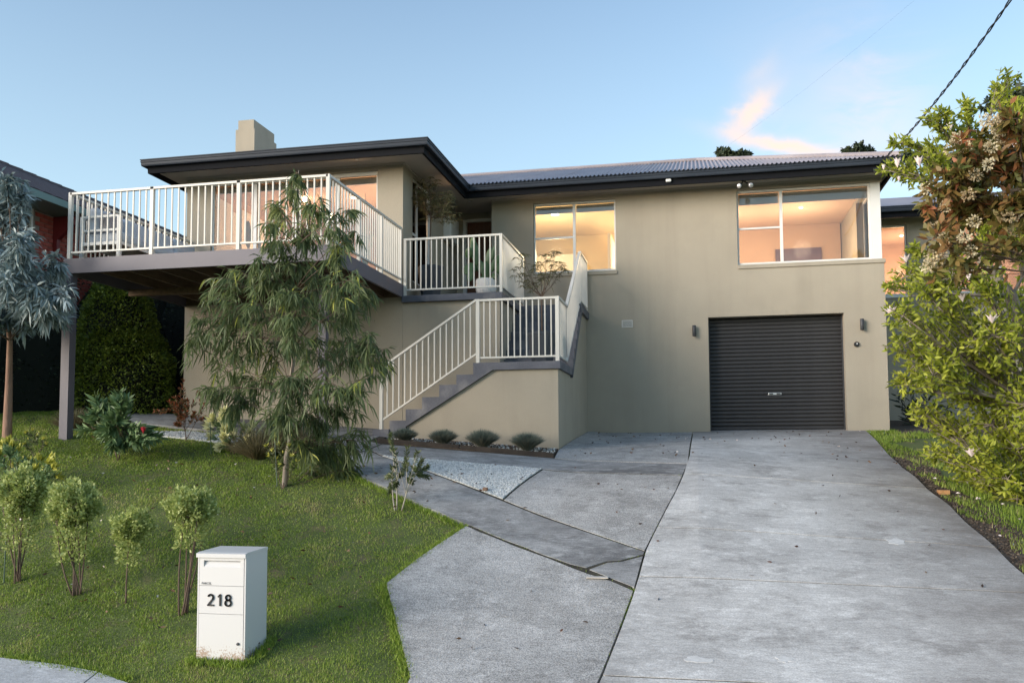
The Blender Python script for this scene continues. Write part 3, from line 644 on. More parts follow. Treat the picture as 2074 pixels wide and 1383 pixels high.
# ------------------------------------------------------------------ railings
BAL={}
def balmesh(h,w):
    k=(round(h,3),w)
    if k not in BAL: BAL[k]=MB().box(-w/2,w/2,-w/2,w/2,0,h).mesh('baluster',M['rail'])
    return BAL[k]
def rail(label,segs,name='railing'):
    """segs: (P,Q,bottom,top,nb,postP,postQ): P,Q base points; rails at base+bottom and base+top"""
    P0=segs[0][0]; t=thing(name,label,'railing',P0); off=Vector(P0)
    for (P,Q,bo,to,nb,pp,pq,pw,ext) in segs:
        P=Vector(P);Q=Vector(Q); up=Vector((0,0,1))
        MB().bar(P+up*to,Q+up*to,.05,.032).build('top_rail',M['rail'],t)
        MB().bar(P+up*bo,Q+up*bo,.032,.025).build('bottom_rail',M['rail'],t)
        h=to-bo-.028
        for i in range(nb):
            p=P+(Q-P)*((i+1)/(nb+1)); link('baluster',balmesh(h,.018),t,p+up*(bo+.0125)-off)
        for R_,on in ((P,pp),(Q,pq)):
            if on: MB().box(R_.x-pw/2,R_.x+pw/2,R_.y-pw/2,R_.y+pw/2,R_.z-ext,R_.z+to+.018).build('post',M['rail'],t)
    return t
z0=2.70; Ln=3.665-z0
f=10.95
X4=[-8.70,-7.40,-6.08,-4.775]
segs=[((X4[i],f,z0),(X4[i+1],f,z0),.095,Ln-.02,12,i==0,True,.05,.0) for i in range(3)]
rail('cream metal railing along the front edge of the raised deck',segs)
Ys=[11.0,12.05,12.98,13.90]
rail('cream metal railing along the right side of the deck, ending at the house corner',[((-4.775,Ys[i],z0),(-4.775,Ys[i+1],z0),.095,Ln-.02,9,False,True,.045,.0) for i in range(3)])
Ys=[11.0,12.3,13.6,14.9,16.2]
rail('cream metal railing along the far left side of the deck behind the outdoor sofa',[((-8.70,Ys[i],z0),(-8.70,Ys[i+1],z0),.095,Ln-.02,12,False,True,.045,.0) for i in range(4)])
rail('cream railing around the upper porch with cactus and potted tree behind',[((-4.70,13.93,2.51),(-3.07,13.93,2.51),.10,.945,17,True,True,.045,.0),((-3.07,13.96,2.51),(-3.07,15.75,2.51),.10,.945,17,False,True,.045,.0)])
rail('cream railing sloping down beside the lower flight of steps',[((-4.74,12.93,.29),(-3.235,12.93,1.28),.13,.945,15,True,False,.05,.0)])
rail('cream railing on the mid landing turning up the right side of the upper flight',[((-3.21,12.93,1.272),(-2.0,12.93,1.272),.075,.945,12,True,True,.055,.0),((-1.99,12.96,1.272),(-1.99,13.78,1.272),.075,.945,8,False,False,.045,0),
   ((-1.99,13.79,1.262),(-1.99,15.50,2.50),.075,.945,17,False,True,.045,0),((-1.99,15.52,2.512),(-1.99,16.44,2.512),.075,.945,9,False,True,.045,0)])

# ------------------------------------------------------------------ deck
DK=thing('deck','raised timber deck with plum grey edge beams on a tall square post','deck',(-6.7,12.4,2.5))
B('edge_beam',M['beam'],DK,-8.76,-4.73,10.90,10.945,2.49,2.70)
B('edge_beam',M['beam'],DK,-4.775,-4.731,10.946,13.948,2.49,2.70)
B('edge_beam',M['beam'],DK,-8.76,-8.715,10.946,16.3,2.49,2.70)
for i in range(8):
    x=-8.25+i*.45; B('joist',M['joist'],DK,x,x+.045,10.946,13.90,2.50,2.665)
B('bearer',M['joist'],DK,-8.70,-4.80,12.30,12.37,2.40,2.499); B('ledger',M['joist'],DK,-8.70,-4.80,13.905,13.945,2.50,2.665)
nb=21; bwid=(13.94-10.95)/nb
for i in range(nb): B('deck_board',M['joist'],DK,-8.714,-4.776,10.95+i*bwid,10.95+(i+1)*bwid-.006,2.667,2.695)
B('deck_board',M['joist'],DK,-9.4,-8.76,13.95,16.3,2.667,2.695)
B('post',M['beam'],DK,-8.755,-8.625,10.90,11.03,-.3,2.489); B('post',M['beam'],DK,-5.50,-5.38,12.28,12.40,-.3,2.399)
# outdoor sofa
SF=thing('outdoor_sofa','white framed outdoor sofa with pale grey cushions against the left deck railing','sofa',(-8.35,12.2,2.70))
for (x,y) in ((-8.62,11.10),(-8.02,11.10),(-8.62,13.75),(-8.02,13.75),(-8.02,12.4)): B('leg',M['white'],SF,x-.025,x+.025,y-.025,y+.025,2.70,3.34 if (x<-8.5 or y<11.5) else 2.95)
B('seat_frame',M['white'],SF,-8.65,-7.99,11.08,13.78,2.92,2.965)
for z in (3.12,3.32): B('arm_rail',M['white'],SF,-8.60,-8.04,11.08,11.12,z,z+.03)
for z in (3.12,3.32): B('back_rail',M['white'],SF,-8.645,-8.605,11.13,13.77,z,z+.03)
for i in range(4): B('seat_cushion',M['cushion'],SF,-8.58,-7.99,11.14+i*.655,11.14+i*.655+.645,2.967,3.11,bev=.035)
for i in range(4): B('back_cushion',M['cushion'],SF,-8.60,-8.42,11.15+i*.655,11.15+i*.655+.62,3.112,3.50,bev=.06)
tp=thing('pillow','grey patterned throw pillow leaning in the near corner of the outdoor sofa','pillow',(-8.4,11.3,3.12)); m=MB(); m.bbox(-8.40,-8.28,11.18,11.52,3.115,3.42,b=.05); m.build('cover',pm('pillow_fabric',(.30,.27,.27),(.42,.39,.38),14,.9),tp)
bl=thing('sun_lounge','low slatted white lounge bench on the deck before the glass doors','lounge',(-7.4,12.8,2.7))
for i in range(9): B('slat',M['frame'],bl,-7.8+i*.1,-7.74+i*.1,12.3,13.5,2.93,2.955)
for x in (-7.82,-6.92): B('frame',M['white'],bl,x-.02,x+.02,12.3,13.5,2.88,2.929)
for x,y in ((-7.82,12.35),(-6.92,12.35),(-7.82,13.45),(-6.92,13.45)): B('leg',M['white'],bl,x-.02,x+.02,y-.02,y+.02,2.70,2.879)

# ------------------------------------------------------------------ fittings on the facade
for px,py,lab in ((1406,670,'dark cylindrical wall light to the left of the garage door'),(1746,657,'dark cylindrical wall light to the right of the garage door')):
    P=onY(px,py,16.44); t=thing('wall_light',lab,'wall light',(P.x,16.44,P.z),group='garage wall lights')
    MB().lathe((P.x,16.435,P.z-.10),[(.028,0),(.033,.004),(.033,.196),(.028,.20)],16).build('tube',M['darkgrey'],t,True); B('bracket',M['darkgrey'],t,P.x-.02,P.x+.02,16.465,16.498,P.z-.05,P.z+.05)
P=onY(1735,697,16.48); t=thing('door_sensor','small round black camera beside the garage under the right wall light','camera',(P.x,16.48,P.z))
m=MB(); m.lathe((0,0,0),[(.046,0),(.046,.02),(.035,.035)],20); m.v=[(P.x+a,16.497-c,P.z+b) for a,b,c in m.v]; m.build('housing',M['black'],t); m=MB(); m.lathe((0,0,0),[(.012,.035),(.010,.042)],10); m.v=[(P.x+.005+a,16.497-c,P.z+.008+b) for a,b,c in m.v]; m.build('lens',M['white'],t)
t=thing('air_vent','cream mesh air vent low on the facade wall','vent',(-1.24,16.49,2.28)); 
for a in ((-1.34,-1.14,16.485,16.498,2.335,2.350),(-1.34,-1.14,16.485,16.498,2.210,2.225),(-1.34,-1.327,16.485,16.498,2.226,2.334),(-1.153,-1.14,16.485,16.498,2.226,2.334)): B('frame',M['rail'],t,*a)
B('backing',M['twig'],t,-1.326,-1.154,16.494,16.499,2.227,2.333); m=MB()
for i in range(11): m.box(-1.322+i*.0155,-1.316+i*.0155,16.488,16.493,2.227,2.333)
for i in range(6): m.box(-1.326,-1.154,16.487,16.4925,2.238+i*.017,2.243+i*.017)
m.build('mesh',M['rail'],t)
P=onY(1354,365,15.93); t=thing('eave_sensor','small white oval sensor on the dark fascia above the wall','sensor',(P.x,15.95,P.z)); B('housing',M['white'],t,P.x-.05,P.x+.05,15.93,15.981,P.z-.03,P.z+.03,bev=.02)
P=onY(1508,372,16.2); t=thing('floodlight','twin head sensor floodlight under the eave above the corner window','floodlight',(P.x,16.2,SOF)); MB().lathe((P.x-.02,16.2,SOF-.03),[(.05,0),(.055,.029)],14).build('base',M['black'],t)
for dx in (-.07,.08):
    c=Vector((P.x+dx,16.13,SOF-.13)); m=MB(); m.tube([(P.x-.02,16.2,SOF-.03),c+Vector((0,.05,.03))],.012,6); m.build('arm',M['black'],t)
    dr=Vector((.25*(1 if dx>0 else -1.4),-1,-.35)).normalized(); h=MB().tube([c,c+dr*.05,c+dr*.10],[.028,.045,.052],14).build('lamp_head',M['black'],t,True); MB().tube([c+dr*.101,c+dr*.112],[.047,.03],14).build('lens',M['alu'],h,True)
# service cable with bracket
cb=thing('power_cable','twisted black service cable running from the roof corner up out of view','cable',(3.2,15.9,4.85))
A=onY(1786,326,15.86); Bp=onY(2120,-110,10.0); pts=[]; pts2=[]
for i in range(61):
    s=i/60; p=A.lerp(Bp,s); p.z-=.28*4*s*(1-s)*.55; a=s*70
    pts.append(p+Vector((.012*math.cos(a),0,.012*math.sin(a)))); pts2.append(p-Vector((.012*math.cos(a),0,.012*math.sin(a))))
MB().tube(pts,.009,5).build('strand',M['black'],cb); MB().tube(pts2,.009,5).build('strand',M['black'],cb)
MB().tube([A,(3.17,15.97,4.80)],.018,6).build('insulator',M['black'],cb); B('bracket',M['black'],cb,3.05,3.25,15.955,15.99,4.70,4.76,)
cb2=thing('thin_wire','fine overhead wire slanting from the eave sensor up to the top right','wire',(-.3,15.9,4.8))
A=onY(1362,366,15.88); Bp=onY(1900,-40,9.5); MB().tube([A.lerp(Bp,i/20)-Vector((0,0,.5*(i/20)*(1-i/20))) for i in range(21)],.0006,4).build('strand',M['darkgrey'],cb2)

# ------------------------------------------------------------------ parcel mailbox
def mailpaint():
    m,n,b=nodes('mailbox_paint'); L=n.links; N=n.nodes.new; b.inputs['Roughness'].default_value=.4
    t=N('ShaderNodeTexCoord'); s=N('ShaderNodeSeparateXYZ'); L.new(t.outputs['Object'],s.inputs[0])
    def gz(a,b_,sock):
        r=N('ShaderNodeMapRange'); r.inputs[1].default_value=a; r.inputs[2].default_value=b_; L.new(sock,r.inputs[0]); return r.outputs[0]
    z=N('ShaderNodeTexNoise'); z.inputs['Scale'].default_value=70; z.inputs['Detail'].default_value=3; L.new(t.outputs['Object'],z.inputs[0])
    mh=N('ShaderNodeMath'); mh.operation='MULTIPLY'; L.new(gz(.22,.03,s.outputs[2]),mh.inputs[0]); 
    z2=N('ShaderNodeTexNoise'); z2.inputs['Scale'].default_value=9; L.new(t.outputs['Object'],z2.inputs[0]); L.new(z2.outputs[0],mh.inputs[1])
    ad=N('ShaderNodeMath'); ad.operation='ADD'; L.new(mh.outputs[0],ad.inputs[0]); L.new(z.outputs[0],ad.inputs[1])
    r=N('ShaderNodeValToRGB'); r.color_ramp.elements[0].position=.86; r.color_ramp.elements[0].color=(0,0,0,1); r.color_ramp.elements[1].position=1.0; r.color_ramp.elements[1].color=(.8,.8,.8,1); L.new(ad.outputs[0],r.inputs[0])
    mx=N('ShaderNodeMixRGB'); setc(mx.inputs[1],(.59,.59,.59)); setc(mx.inputs[2],(.30,.19,.12)); L.new(r.outputs[0],mx.inputs[0]); L.new(mx.outputs[0],b.inputs['Base Color']); return m
M['mail']=mailpaint()
gz0=g(-3.55,6.3); T0=-.80
ML=thing('mailbox','white parcel mailbox numbered 218 standing on the lawn near the footpath','mailbox',(-3.56,6.41,T0-.82))
x0,x1,y0,y1=-3.76,-3.36,6.24,6.58; zb=T0-.90
m=MB(); m.box(x0,x0+.012,y0,y1,zb,T0); m.box(x1-.012,x1,y0,y1,zb,T0); m.box(x0+.012,x1-.012,y1-.012,y1,zb,T0); m.box(x0+.012,x1-.012,y0,y1-.012,zb,zb+.08); m.box(x0+.012,x1-.012,y0+.03,y1-.013,zb+.081,T0-.003); m.build('body',M['mail'],ML)
m=MB(); m.prism([(y0-.018,T0-.022),(y0-.018,T0+.008),(y0+.02,T0+.016),(y1,T0+.026),(y1,T0+.001),(y0-.002,T0+.001),(y0-.002,T0-.022)],'X',x0-.006,x1+.004); m.build('lid',M['mail'],ML)
zA,zB,zC=-1.035,-1.245,-1.60
up=MB(); sx0,sx1,sz0,sz1=x0+.05,x1-.045,T0-.095,T0-.045
up.box(x0+.016,x1-.016,y0-.002,y0+.02,sz1,T0-.006); up.box(x0+.016,sx0,y0-.002,y0+.02,sz0,sz1); up.box(sx1,x1-.016,y0-.002,y0+.02,sz0,sz1); up.box(x0+.016,x1-.016,y0-.002,y0+.02,zA+.0015,sz0)
ud=up.build('upper_door',M['mail'],ML); MB().prism([(y0-.001,sz0),(y0+.025,sz1-.003),(y0+.029,sz1-.003),(y0+.029,sz0)],'X',sx0,sx1).build('mail_slot_flap',M['mail'],ud)
B('number_panel',M['mail'],ML,x0+.016,x1-.016,y0-.002,y0+.02,zB+.0015,zA-.0015); ld=B('lower_door',M['mail'],ML,x0+.016,x1-.016,y0-.002,y0+.02,zb+.085,zB-.0015)
m=MB(); m.lathe((0,0,0),[(.011,0),(.011,.008),(.007,.010)],12); m.v=[(-3.415+a,y0-.002-c,-1.462+b) for a,b,c in m.v]; m.build('lock',M['darkgrey'],ld)
def stroke(parts,px,name):
    t=MB()
    for pts in parts:
        for a,b in zip(pts[:-1],pts[1:]): t.bar((a[0],y0-.0075,a[1]),(b[0],y0-.0075,b[1]),.009,.0115,up=(0,0,1) if abs(a[0]-b[0])>abs(a[1]-b[1]) else (1,0,0))
        for a in pts[1:-1]:
            q=MB().lathe((0,0,0),[(.0057,0),(.0057,.009)],8); t.add([(a[0]+u_,y0-.003-w_,a[1]+v_) for u_,v_,w_ in q.v],q.f)
    t.build(name,M['black'],ML)
def arc(cx,cz,rx,rz_,a0,a1,n=12): return [(cx+rx*math.cos(math.radians(a0+(a1-a0)*i/n)),cz+rz_*math.sin(math.radians(a0+(a1-a0)*i/n))) for i in range(n+1)]
dz=-1.14
stroke([arc(-3.645,dz+.018,.021,.022,165,-25,10)+[(-3.667,dz-.040),(-3.620,dz-.040)]],0,'digit')
stroke([[(-3.583,dz+.022),(-3.566,dz+.040),(-3.566,dz-.044)]],0,'digit')
stroke([arc(-3.500,dz+.020,.019,.019,0,360,14),arc(-3.500,dz-.020,.024,.022,0,360,14)],0,'digit')
fc=D.curves.new('parcel_text','FONT'); fc.body='PARCEL'; fc.size=.024; fc.extrude=.0006; fo=D.objects.new('tmp',fc); COL.objects.link(fo)
bpy.context.view_layer.update(); me=D.meshes.new_from_object(fo); D.objects.remove(fo); me.materials.clear(); me.materials.append(M['darkgrey'])
lo=link('lettering',me,ud,Vector((-3.725,y0-.0035,-1.026))-wloc(ud)); lo.rotation_euler=(math.pi/2,0,0)

# ------------------------------------------------------------------ neighbour house
NB=thing('neighbour_house','red brick house with dark tiled roof and teal gutter at the left edge','house',(-12.1,15,1))
XW,ZG=-12.1,4.58
B('wall',M['mortar'],NB,XW-.2,XW-.012,10,26,0,4.5); B('wall',M['mortar'],NB,-18,XW-.21,25.8,26,0,4.5); B('wall',M['mortar'],NB,-18,XW-.21,10,10.2,0,4.5)
bm_=MB().bbox(-.012,.0,0,.23,0,.076,b=.003).mesh('brick',M['brick']); offn=wloc(NB); cnt=0; rest=MB()
r_=random.Random(4); z=2.5; row=0
while z<4.45:
    y=12.6+(.12 if row%2 else 0)
    while y<24:
        if not (13.05<y<14.28 and 3.2<z<4.5):
            if y<16.6 and z>3.05 and cnt<290:
                link('brick',bm_,NB,Vector((XW+r_.uniform(-.002,.003),y,z))-offn); cnt+=1
            else: rest.box(XW-.012,XW,y,y+.23,z,z+.076)
        y+=.24
    z+=.086; row+=1
o=rest.build('brickwork',M['brick'],NB); o['kind']='stuff'
nw=B('window',M['white'],NB,XW-.01,XW+.02,13.2,13.26,3.22,4.5); B('frame',M['white'],nw,XW-.01,XW+.02,14.14,14.20,3.22,4.5); B('frame',M['white'],nw,XW-.01,XW+.02,13.26,14.14,3.2,3.26); B('pane',M['glass'],nw,XW-.02,XW-.012,13.26,14.14,3.26,4.5); B('curtain',M['cushion'],nw,XW-.11,XW-.09,13.2,14.2,3.2,4.5)
B('soffit',M['teal'],NB,XW,-11.55,9.8,26.2,4.50,4.515)
MB().prism([(-11.56,4.50),(-11.45,4.50),(-11.43,4.62),(-11.56,4.62)],'Y',9.7,26.3).build('gutter',M['teal'],NB)
for y in (14.75,20.5): MB().prism([(XW,4.05),(XW+.1,4.05),(XW+.45,4.32),(XW+.45,4.48),(XW,4.48)],'Y',y,y+.09).build('eave_bracket',M['redpaint'],NB)
B('brick_pier',M['redpaint'],NB,XW,XW+.09,14.75,14.84,2.5,4.05)
# tiled roof slope: courses of tiles from the eave up to the ridge
tm=MB()
pr=[(0,0),(.02,.028),(.10,.032),(.19,.030),(.22,.012),(.30,.010)]
tv_=[(0,y_,z_) for y_,z_ in pr]+[(-.33,y_,z_+.0) for y_,z_ in pr]+[(0,y_,z_-.022) for y_,z_ in pr]
k=len(pr); tf=[(j,j+1,k+j+1,k+j) for j in range(k-1)]+[(j,2*k+j,2*k+j+1,j+1) for j in range(k-1)]
tmesh=D.meshes.new('roof_tile'); tmesh.from_pydata(tv_,[],tf); tmesh.materials.append(M['tile'])
sl_=math.atan2(1.30,2.6); rest=MB(); cnt=0
for rI in range(9):
    for cI in range(56):
        y=9.8+cI*.3; xw=-11.48-rI*.30; zw_=4.63+rI*.30*math.tan(sl_)
        M4=Matrix.Translation((xw,y,zw_))@Matrix.Rotation(sl_,4,'Y')
        if 8<=cI<=40 and cnt<290:
            o=link('roof_tile',tmesh,NB); o.matrix_local=Matrix.Translation(-offn)@M4; cnt+=1
        else: rest.add([M4@Vector(v) for v in tv_],tf)
o=rest.build('tile_courses',M['tile'],NB); o['kind']='stuff'
m=MB(); m.add([(-11.5,9.8,4.60),(-11.5,26.6,4.60),(-14.1,26.6,5.90),(-14.1,9.8,5.90)],[(0,1,2,3)]); m.add([(-14.1,9.8,5.90),(-14.1,26.6,5.90),(-17,26.6,4.5),(-17,9.8,4.5)],[(0,1,2,3)]); m.build('roof_deck',M['tile'],NB)
for i in range(42): MB().tube([(-14.12,9.8+i*.4,5.93),(-14.12,10.18+i*.4,5.945)],.09,8).build('ridge_tile',M['tile'],NB)

# ------------------------------------------------------------------ plants
def unit(a): return a/np.maximum(1e-9,np.linalg.norm(a,axis=1,keepdims=True))
def leaves(P,Dr,Ln,Wd,droop=0.,segs=1,fold=.25,shape=.42):
    """N leaf blades: base P, direction Dr; returns verts, tris"""
    P=np.asarray(P,float); Dr=unit(np.asarray(Dr,float)); N=len(P); Ln=np.broadcast_to(Ln,(N,)).astype(float); Wd=np.broadcast_to(Wd,(N,)).astype(float)
    rnd=rng.normal(size=(N,3)); sd=unit(np.cross(Dr,rnd)); nm=np.cross(sd,Dr)
    L=Ln[:,None]; w=Wd[:,None]/2; down=np.array([0,0,-1.])
    if segs==1:
        mid=P+Dr*L*shape; tip=P+Dr*L+down*L*droop
        V=np.stack([P,mid+sd*w+nm*w*fold,tip,mid-sd*w+nm*w*fold],1).reshape(-1,3)
        b=np.arange(N)[:,None]*4; T=np.concatenate([b+np.array([[0,1,2]]),b+np.array([[0,2,3]])],0); return V,T,4
    c1=P+Dr*L*.3+down*L*droop*.12; c2=P+Dr*L*.66+down*L*droop*.5+nm*L*.04; tip=P+Dr*L+down*L*droop*1.1
    V=np.stack([P,c1+sd*w,c1-sd*w,c2+sd*w*.75,c2-sd*w*.75,tip],1).reshape(-1,3)
    b=np.arange(N)[:,None]*6; T=np.concatenate([b+np.array([q]) for q in ([0,1,2],[1,3,2],[2,3,4],[3,5,4])],0); return V,T,6
def foliage(name,P,Dr,Ln,Wd,mat,parent,tint=None,**k):
    V,T,n=leaves(P,Dr,Ln,Wd,**k); N=len(P)
    if tint is None: tint=rng.uniform(0,1,N)
    return fast(name,V,T,mat,parent,np.repeat(np.clip(tint,0,1),n))
def curve(p,q,sag=0,n=6,jit=0.,out=None):
    p=Vector(p);q=Vector(q); pts=[]; mid=(p+q)/2+Vector((0,0,(q-p).length*sag))
    if jit: mid+=Vector([random.uniform(-jit,jit) for _ in range(3)])
    for i in range(n+1):
        t=i/n; pts.append(p*(1-t)**2+mid*2*t*(1-t)+q*t*t)
    return pts
def rdir(n,up=0.,spread=1.):
    v=rng.normal(size=(n,3))*spread; v[:,2]+=up; return unit(v)
def tree(name,label,cat,base,trunk,clusters,leaf,nt_=12,nl=14,tr=.05,barkm='bark',trunkname='trunk',leafmat_='',twlen=1.0,hang=0.,up=.3,Ll=(.08,.12),Lw=.02,droop=.3,segs=2,tw=.004,group=None,lift=.12,seed=1,brr=.2,shape=.42,fold=.25,tintfn=None,leafdown=0.,brm='twig'):
    """trunk: list of points; clusters (center, radius); twigs fill each cluster, leaves sit along the twigs"""
    random.seed(seed); t=thing(name,label,cat,base,group)
    W_=MB(); W0=MB(); n=len(trunk); W0.tube(trunk,[tr*(1-.86*i/(n-1)) for i in range(n)],8)
    LP=[];LD=[];TT=[]; rmean=sum(r for _,r in clusters)/len(clusters)
    for ci,(c,r) in enumerate(clusters):
        c=Vector(c)
        # attach below/inside on the trunk
        best=min(range(n),key=lambda i:(Vector(trunk[i])-c).length+ (1.5 if trunk[i][2]>c.z-.05 else 0)); s=Vector(trunk[best])
        br=curve(s,c,lift,5,.04); W_.tube(br,[tr*brr*(1-.7*i/5) for i in range(6)],5)
        for k in range(max(4,int(nt_*min(1.25,(r/rmean)**1.4)))):
            dv=Vector(rdir(1,up)[0]); e=c+dv*r*random.uniform(.55,1.05)*twlen
            a=br[random.choice((2,3,4,5))] if hang==0 else br[random.choice((3,4,5))]
            if hang: e.z-=r*hang*random.uniform(.2,1)
            tw_=curve(a,e,.18 if hang else .06,4,.02); W_.tube(tw_,[tw,tw*.9,tw*.7,tw*.5,tw*.35],3,cap=False)
            tb=random.random()
            for j in range(nl):
                f_=.25+.75*(j+random.random())/nl; x_=f_*4; i0=min(3,int(x_)); p=tw_[i0].lerp(tw_[i0+1],x_-i0)
                tdir=(tw_[i0+1]-tw_[i0]).normalized(); LP.append(p); q=tdir*.6+Vector([random.gauss(0,.75) for _ in range(3)])+Vector((0,0,-leafdown)); LD.append(q); TT.append(.55*tb+.45*random.random())
    W0.build(trunkname,M[barkm],t,True); W_.build('branches',M[brm],t,True)
    N=len(LP); 
    if tintfn: TT=[tintfn(p,v) for p,v in zip(LP,TT)]
    foliage('crown',np.array([tuple(p) for p in LP]),np.array([tuple(p) for p in LD]),rng.uniform(Ll[0],Ll[1],N),Lw,leaf,t,np.array(TT),droop=droop,segs=segs,shape=shape,fold=fold)
    return t
LM={}
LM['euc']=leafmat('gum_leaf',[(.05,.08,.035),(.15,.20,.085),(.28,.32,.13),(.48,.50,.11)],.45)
LM['blue']=leafmat('bluegum_leaf',[(.09,.125,.125),(.25,.32,.325),(.52,.60,.62)],.15,.45)
LM['mag']=leafmat('magnolia_leaf',[(.13,.17,.022),(.34,.39,.045),(.55,.57,.09)],.45)
LM['pit']=leafmat('pittosporum_leaf',[(.13,.18,.045),(.33,.40,.11),(.58,.63,.27)],.3)
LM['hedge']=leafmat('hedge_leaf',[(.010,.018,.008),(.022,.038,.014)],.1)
LM['dome']=leafmat('conifer_leaf',[(.045,.07,.010),(.12,.17,.02),(.26,.32,.04)],.2)
LM['protea']=leafmat('protea_leaf',[(.06,.11,.045),(.14,.22,.09),(.26,.37,.18)],.2)
LM['yellow']=leafmat('leucadendron_yellow',[(.10,.14,.03),(.42,.42,.06),(.75,.72,.20)],.3)
LM['cream']=leafmat('leucadendron_cream',[(.50,.50,.18),(.74,.72,.38),(.86,.84,.58)],.3)
LM['green']=leafmat('shrub_leaf',[(.04,.06,.02),(.09,.12,.04),(.16,.18,.07)],.2)
LM['red']=leafmat('leucadendron_red',[(.06,.08,.03),(.16,.09,.035),(.34,.07,.03)],.25)
LM['tuss']=leafmat('tussock_blade',[(.07,.075,.04),(.15,.14,.08),(.26,.20,.12)],.2)
LM['fesc']=leafmat('fescue_blade',[(.07,.10,.085),(.14,.19,.165),(.27,.25,.19)],.15)
LM['umb']=leafmat('feathery_leaf',[(.05,.055,.02),(.11,.11,.045),(.20,.18,.09)],.25)
LM['cactus']=pm('cactus_skin',(.040,.085,.035),(.065,.125,.050),6,.5,.1,40)
LM['phot']=leafmat('photinia_leaf',[(.08,.12,.025),(.22,.17,.05),(.42,.14,.07)],.35)
LM['photf']=leafmat('blossom_cream',[(.40,.28,.16),(.66,.56,.36),(.80,.74,.55)],.3)
LM['grass']=leafmat('grass_blade',[(.11,.17,.022),(.20,.30,.036),(.31,.40,.07),(.44,.38,.19)],.35)
LM['bg']=leafmat('gum_far_leaf',[(.03,.045,.025),(.06,.08,.04)],.1)

def pxc(lst,Y,depth,seed,s=F0):
    random.seed(seed); out=[]
    for px,py,r in lst:
        y=Y+random.uniform(-depth,depth); P=onY(px,py,y); out.append((P,r*y/s))
    return out
# weeping gum in the middle of the lawn
base=onG(575,985)
tr_=[base+Vector((0,0,-.1)),base+Vector((.03,0,.35)),onY(590,880,9.8),onY(585,800,9.95),onY(598,700,10.0),onY(590,600,10.0),onY(602,500,9.9),onY(603,400,9.8),onY(605,345,9.8)]
cl=[(603,350,22),(598,385,28),(655,405,22),(562,412,22),(610,455,28),(672,455,24),(545,455,22),(722,470,22),(690,520,28),(520,530,24),(570,430,32),(640,425,34),(700,430,26),(560,480,36),(625,480,36),(690,490,34),(590,530,46),(650,560,58),(540,560,45),(480,555,34),(440,580,38),(700,570,50),(745,580,28),
 (470,620,60),(530,620,62),(600,630,65),(670,640,60),(725,615,45),(430,660,55),(400,690,40),(490,690,65),(560,700,68),(640,710,68),(710,700,58),(755,720,42),(450,740,60),(520,770,62),(600,780,62),(680,780,60),(740,770,40),(780,730,22),(425,790,35),(480,810,45),(560,830,50),(640,840,45),(700,830,35),(745,690,35),(385,640,22),
 (640,890,48),(690,900,50),(735,890,42),(650,940,40),(700,950,30),(610,900,25)]
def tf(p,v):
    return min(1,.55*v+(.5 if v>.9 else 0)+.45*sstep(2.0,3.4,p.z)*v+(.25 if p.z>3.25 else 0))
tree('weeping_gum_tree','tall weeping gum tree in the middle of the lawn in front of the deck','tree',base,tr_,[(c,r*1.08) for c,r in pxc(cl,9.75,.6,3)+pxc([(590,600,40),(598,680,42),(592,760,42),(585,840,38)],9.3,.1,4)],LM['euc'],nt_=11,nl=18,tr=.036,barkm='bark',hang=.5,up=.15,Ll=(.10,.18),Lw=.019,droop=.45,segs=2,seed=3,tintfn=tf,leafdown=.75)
# blue-grey gum at the left edge
base=onG(14,905)
tr_=[base+Vector((0,0,-.1)),onY(15,860,10.4),onY(18,780,10.4),onY(20,690,10.35),onY(14,640,10.3),onY(24,590,10.25)]
cl=[(15,370,32),(-10,410,50),(40,400,24),(-60,350,60),(10,440,38),(-40,450,60),(30,490,34),(-20,510,55),(70,560,34),(115,535,24),(105,575,32),(20,570,45),(-30,580,60),(100,620,34),(60,630,40),(10,640,42),(-50,650,60),(122,595,26),(40,530,40),(0,540,45),(-80,520,70),(-90,600,70),(125,640,18),(70,600,36),(60,470,16)]
tree('blue_gum_tree','blue grey leaved gum tree with reddish trunk at the left edge of the lawn','tree',base,tr_,[(c,r*1.2) for c,r in pxc(cl,10.2,.5,5)],LM['blue'],nt_=24,nl=20,tr=.07,barkm='barkred',hang=.35,up=.2,Ll=(.11,.19),Lw=.030,droop=.3,segs=2,seed=5,leafdown=.4)
# magnolia on the right
base=Vector((3.95,11.2,g(3.95,11.2)))
tr_=[base+Vector((0,0,-.1)),Vector((3.98,11.2,.35)),onY(2047,600,11.1),onY(1989,527,11.0),onY(1985,470,11.0),onY(1990,400,11.1),onY(1960,320,11.1)]
cl=[]
r_=random.Random(11)
for px,py,r in ((1820,290,22),(1835,350,35),(1800,345,18),(1900,250,35),(1960,220,25),(1950,290,45),(1880,320,40),(2040,170,30),(2060,230,40),(1990,340,50),
  (1840,560,38),(1815,640,30),(1830,700,42),(1840,780,35),(1880,600,50),(1880,680,55),(1890,760,55),(1870,840,35),(1930,560,50),(1940,640,55),(1950,720,60),(1950,800,55),(1930,870,45),(1990,580,50),(2010,680,60),(2020,770,60),(2010,860,55),(1990,920,42),(2060,620,55),(2080,720,60),(2080,820,65),(2060,910,55),(2040,970,38),(2120,650,70),(2130,780,70),(2130,900,60),(2100,500,70),(2050,450,60),(2000,480,50),(2130,380,70),(2110,260,60),(1800,585,14),(1850,510,20),(1960,940,30),(2170,980,60),(1830,640,35),(1850,740,35),(1900,920,30),(1950,960,38),(2000,990,35),(2060,1010,40),(2110,1000,60)):
    cl.append((px,py,r))
mc=pxc(cl,11.0,.8,12)
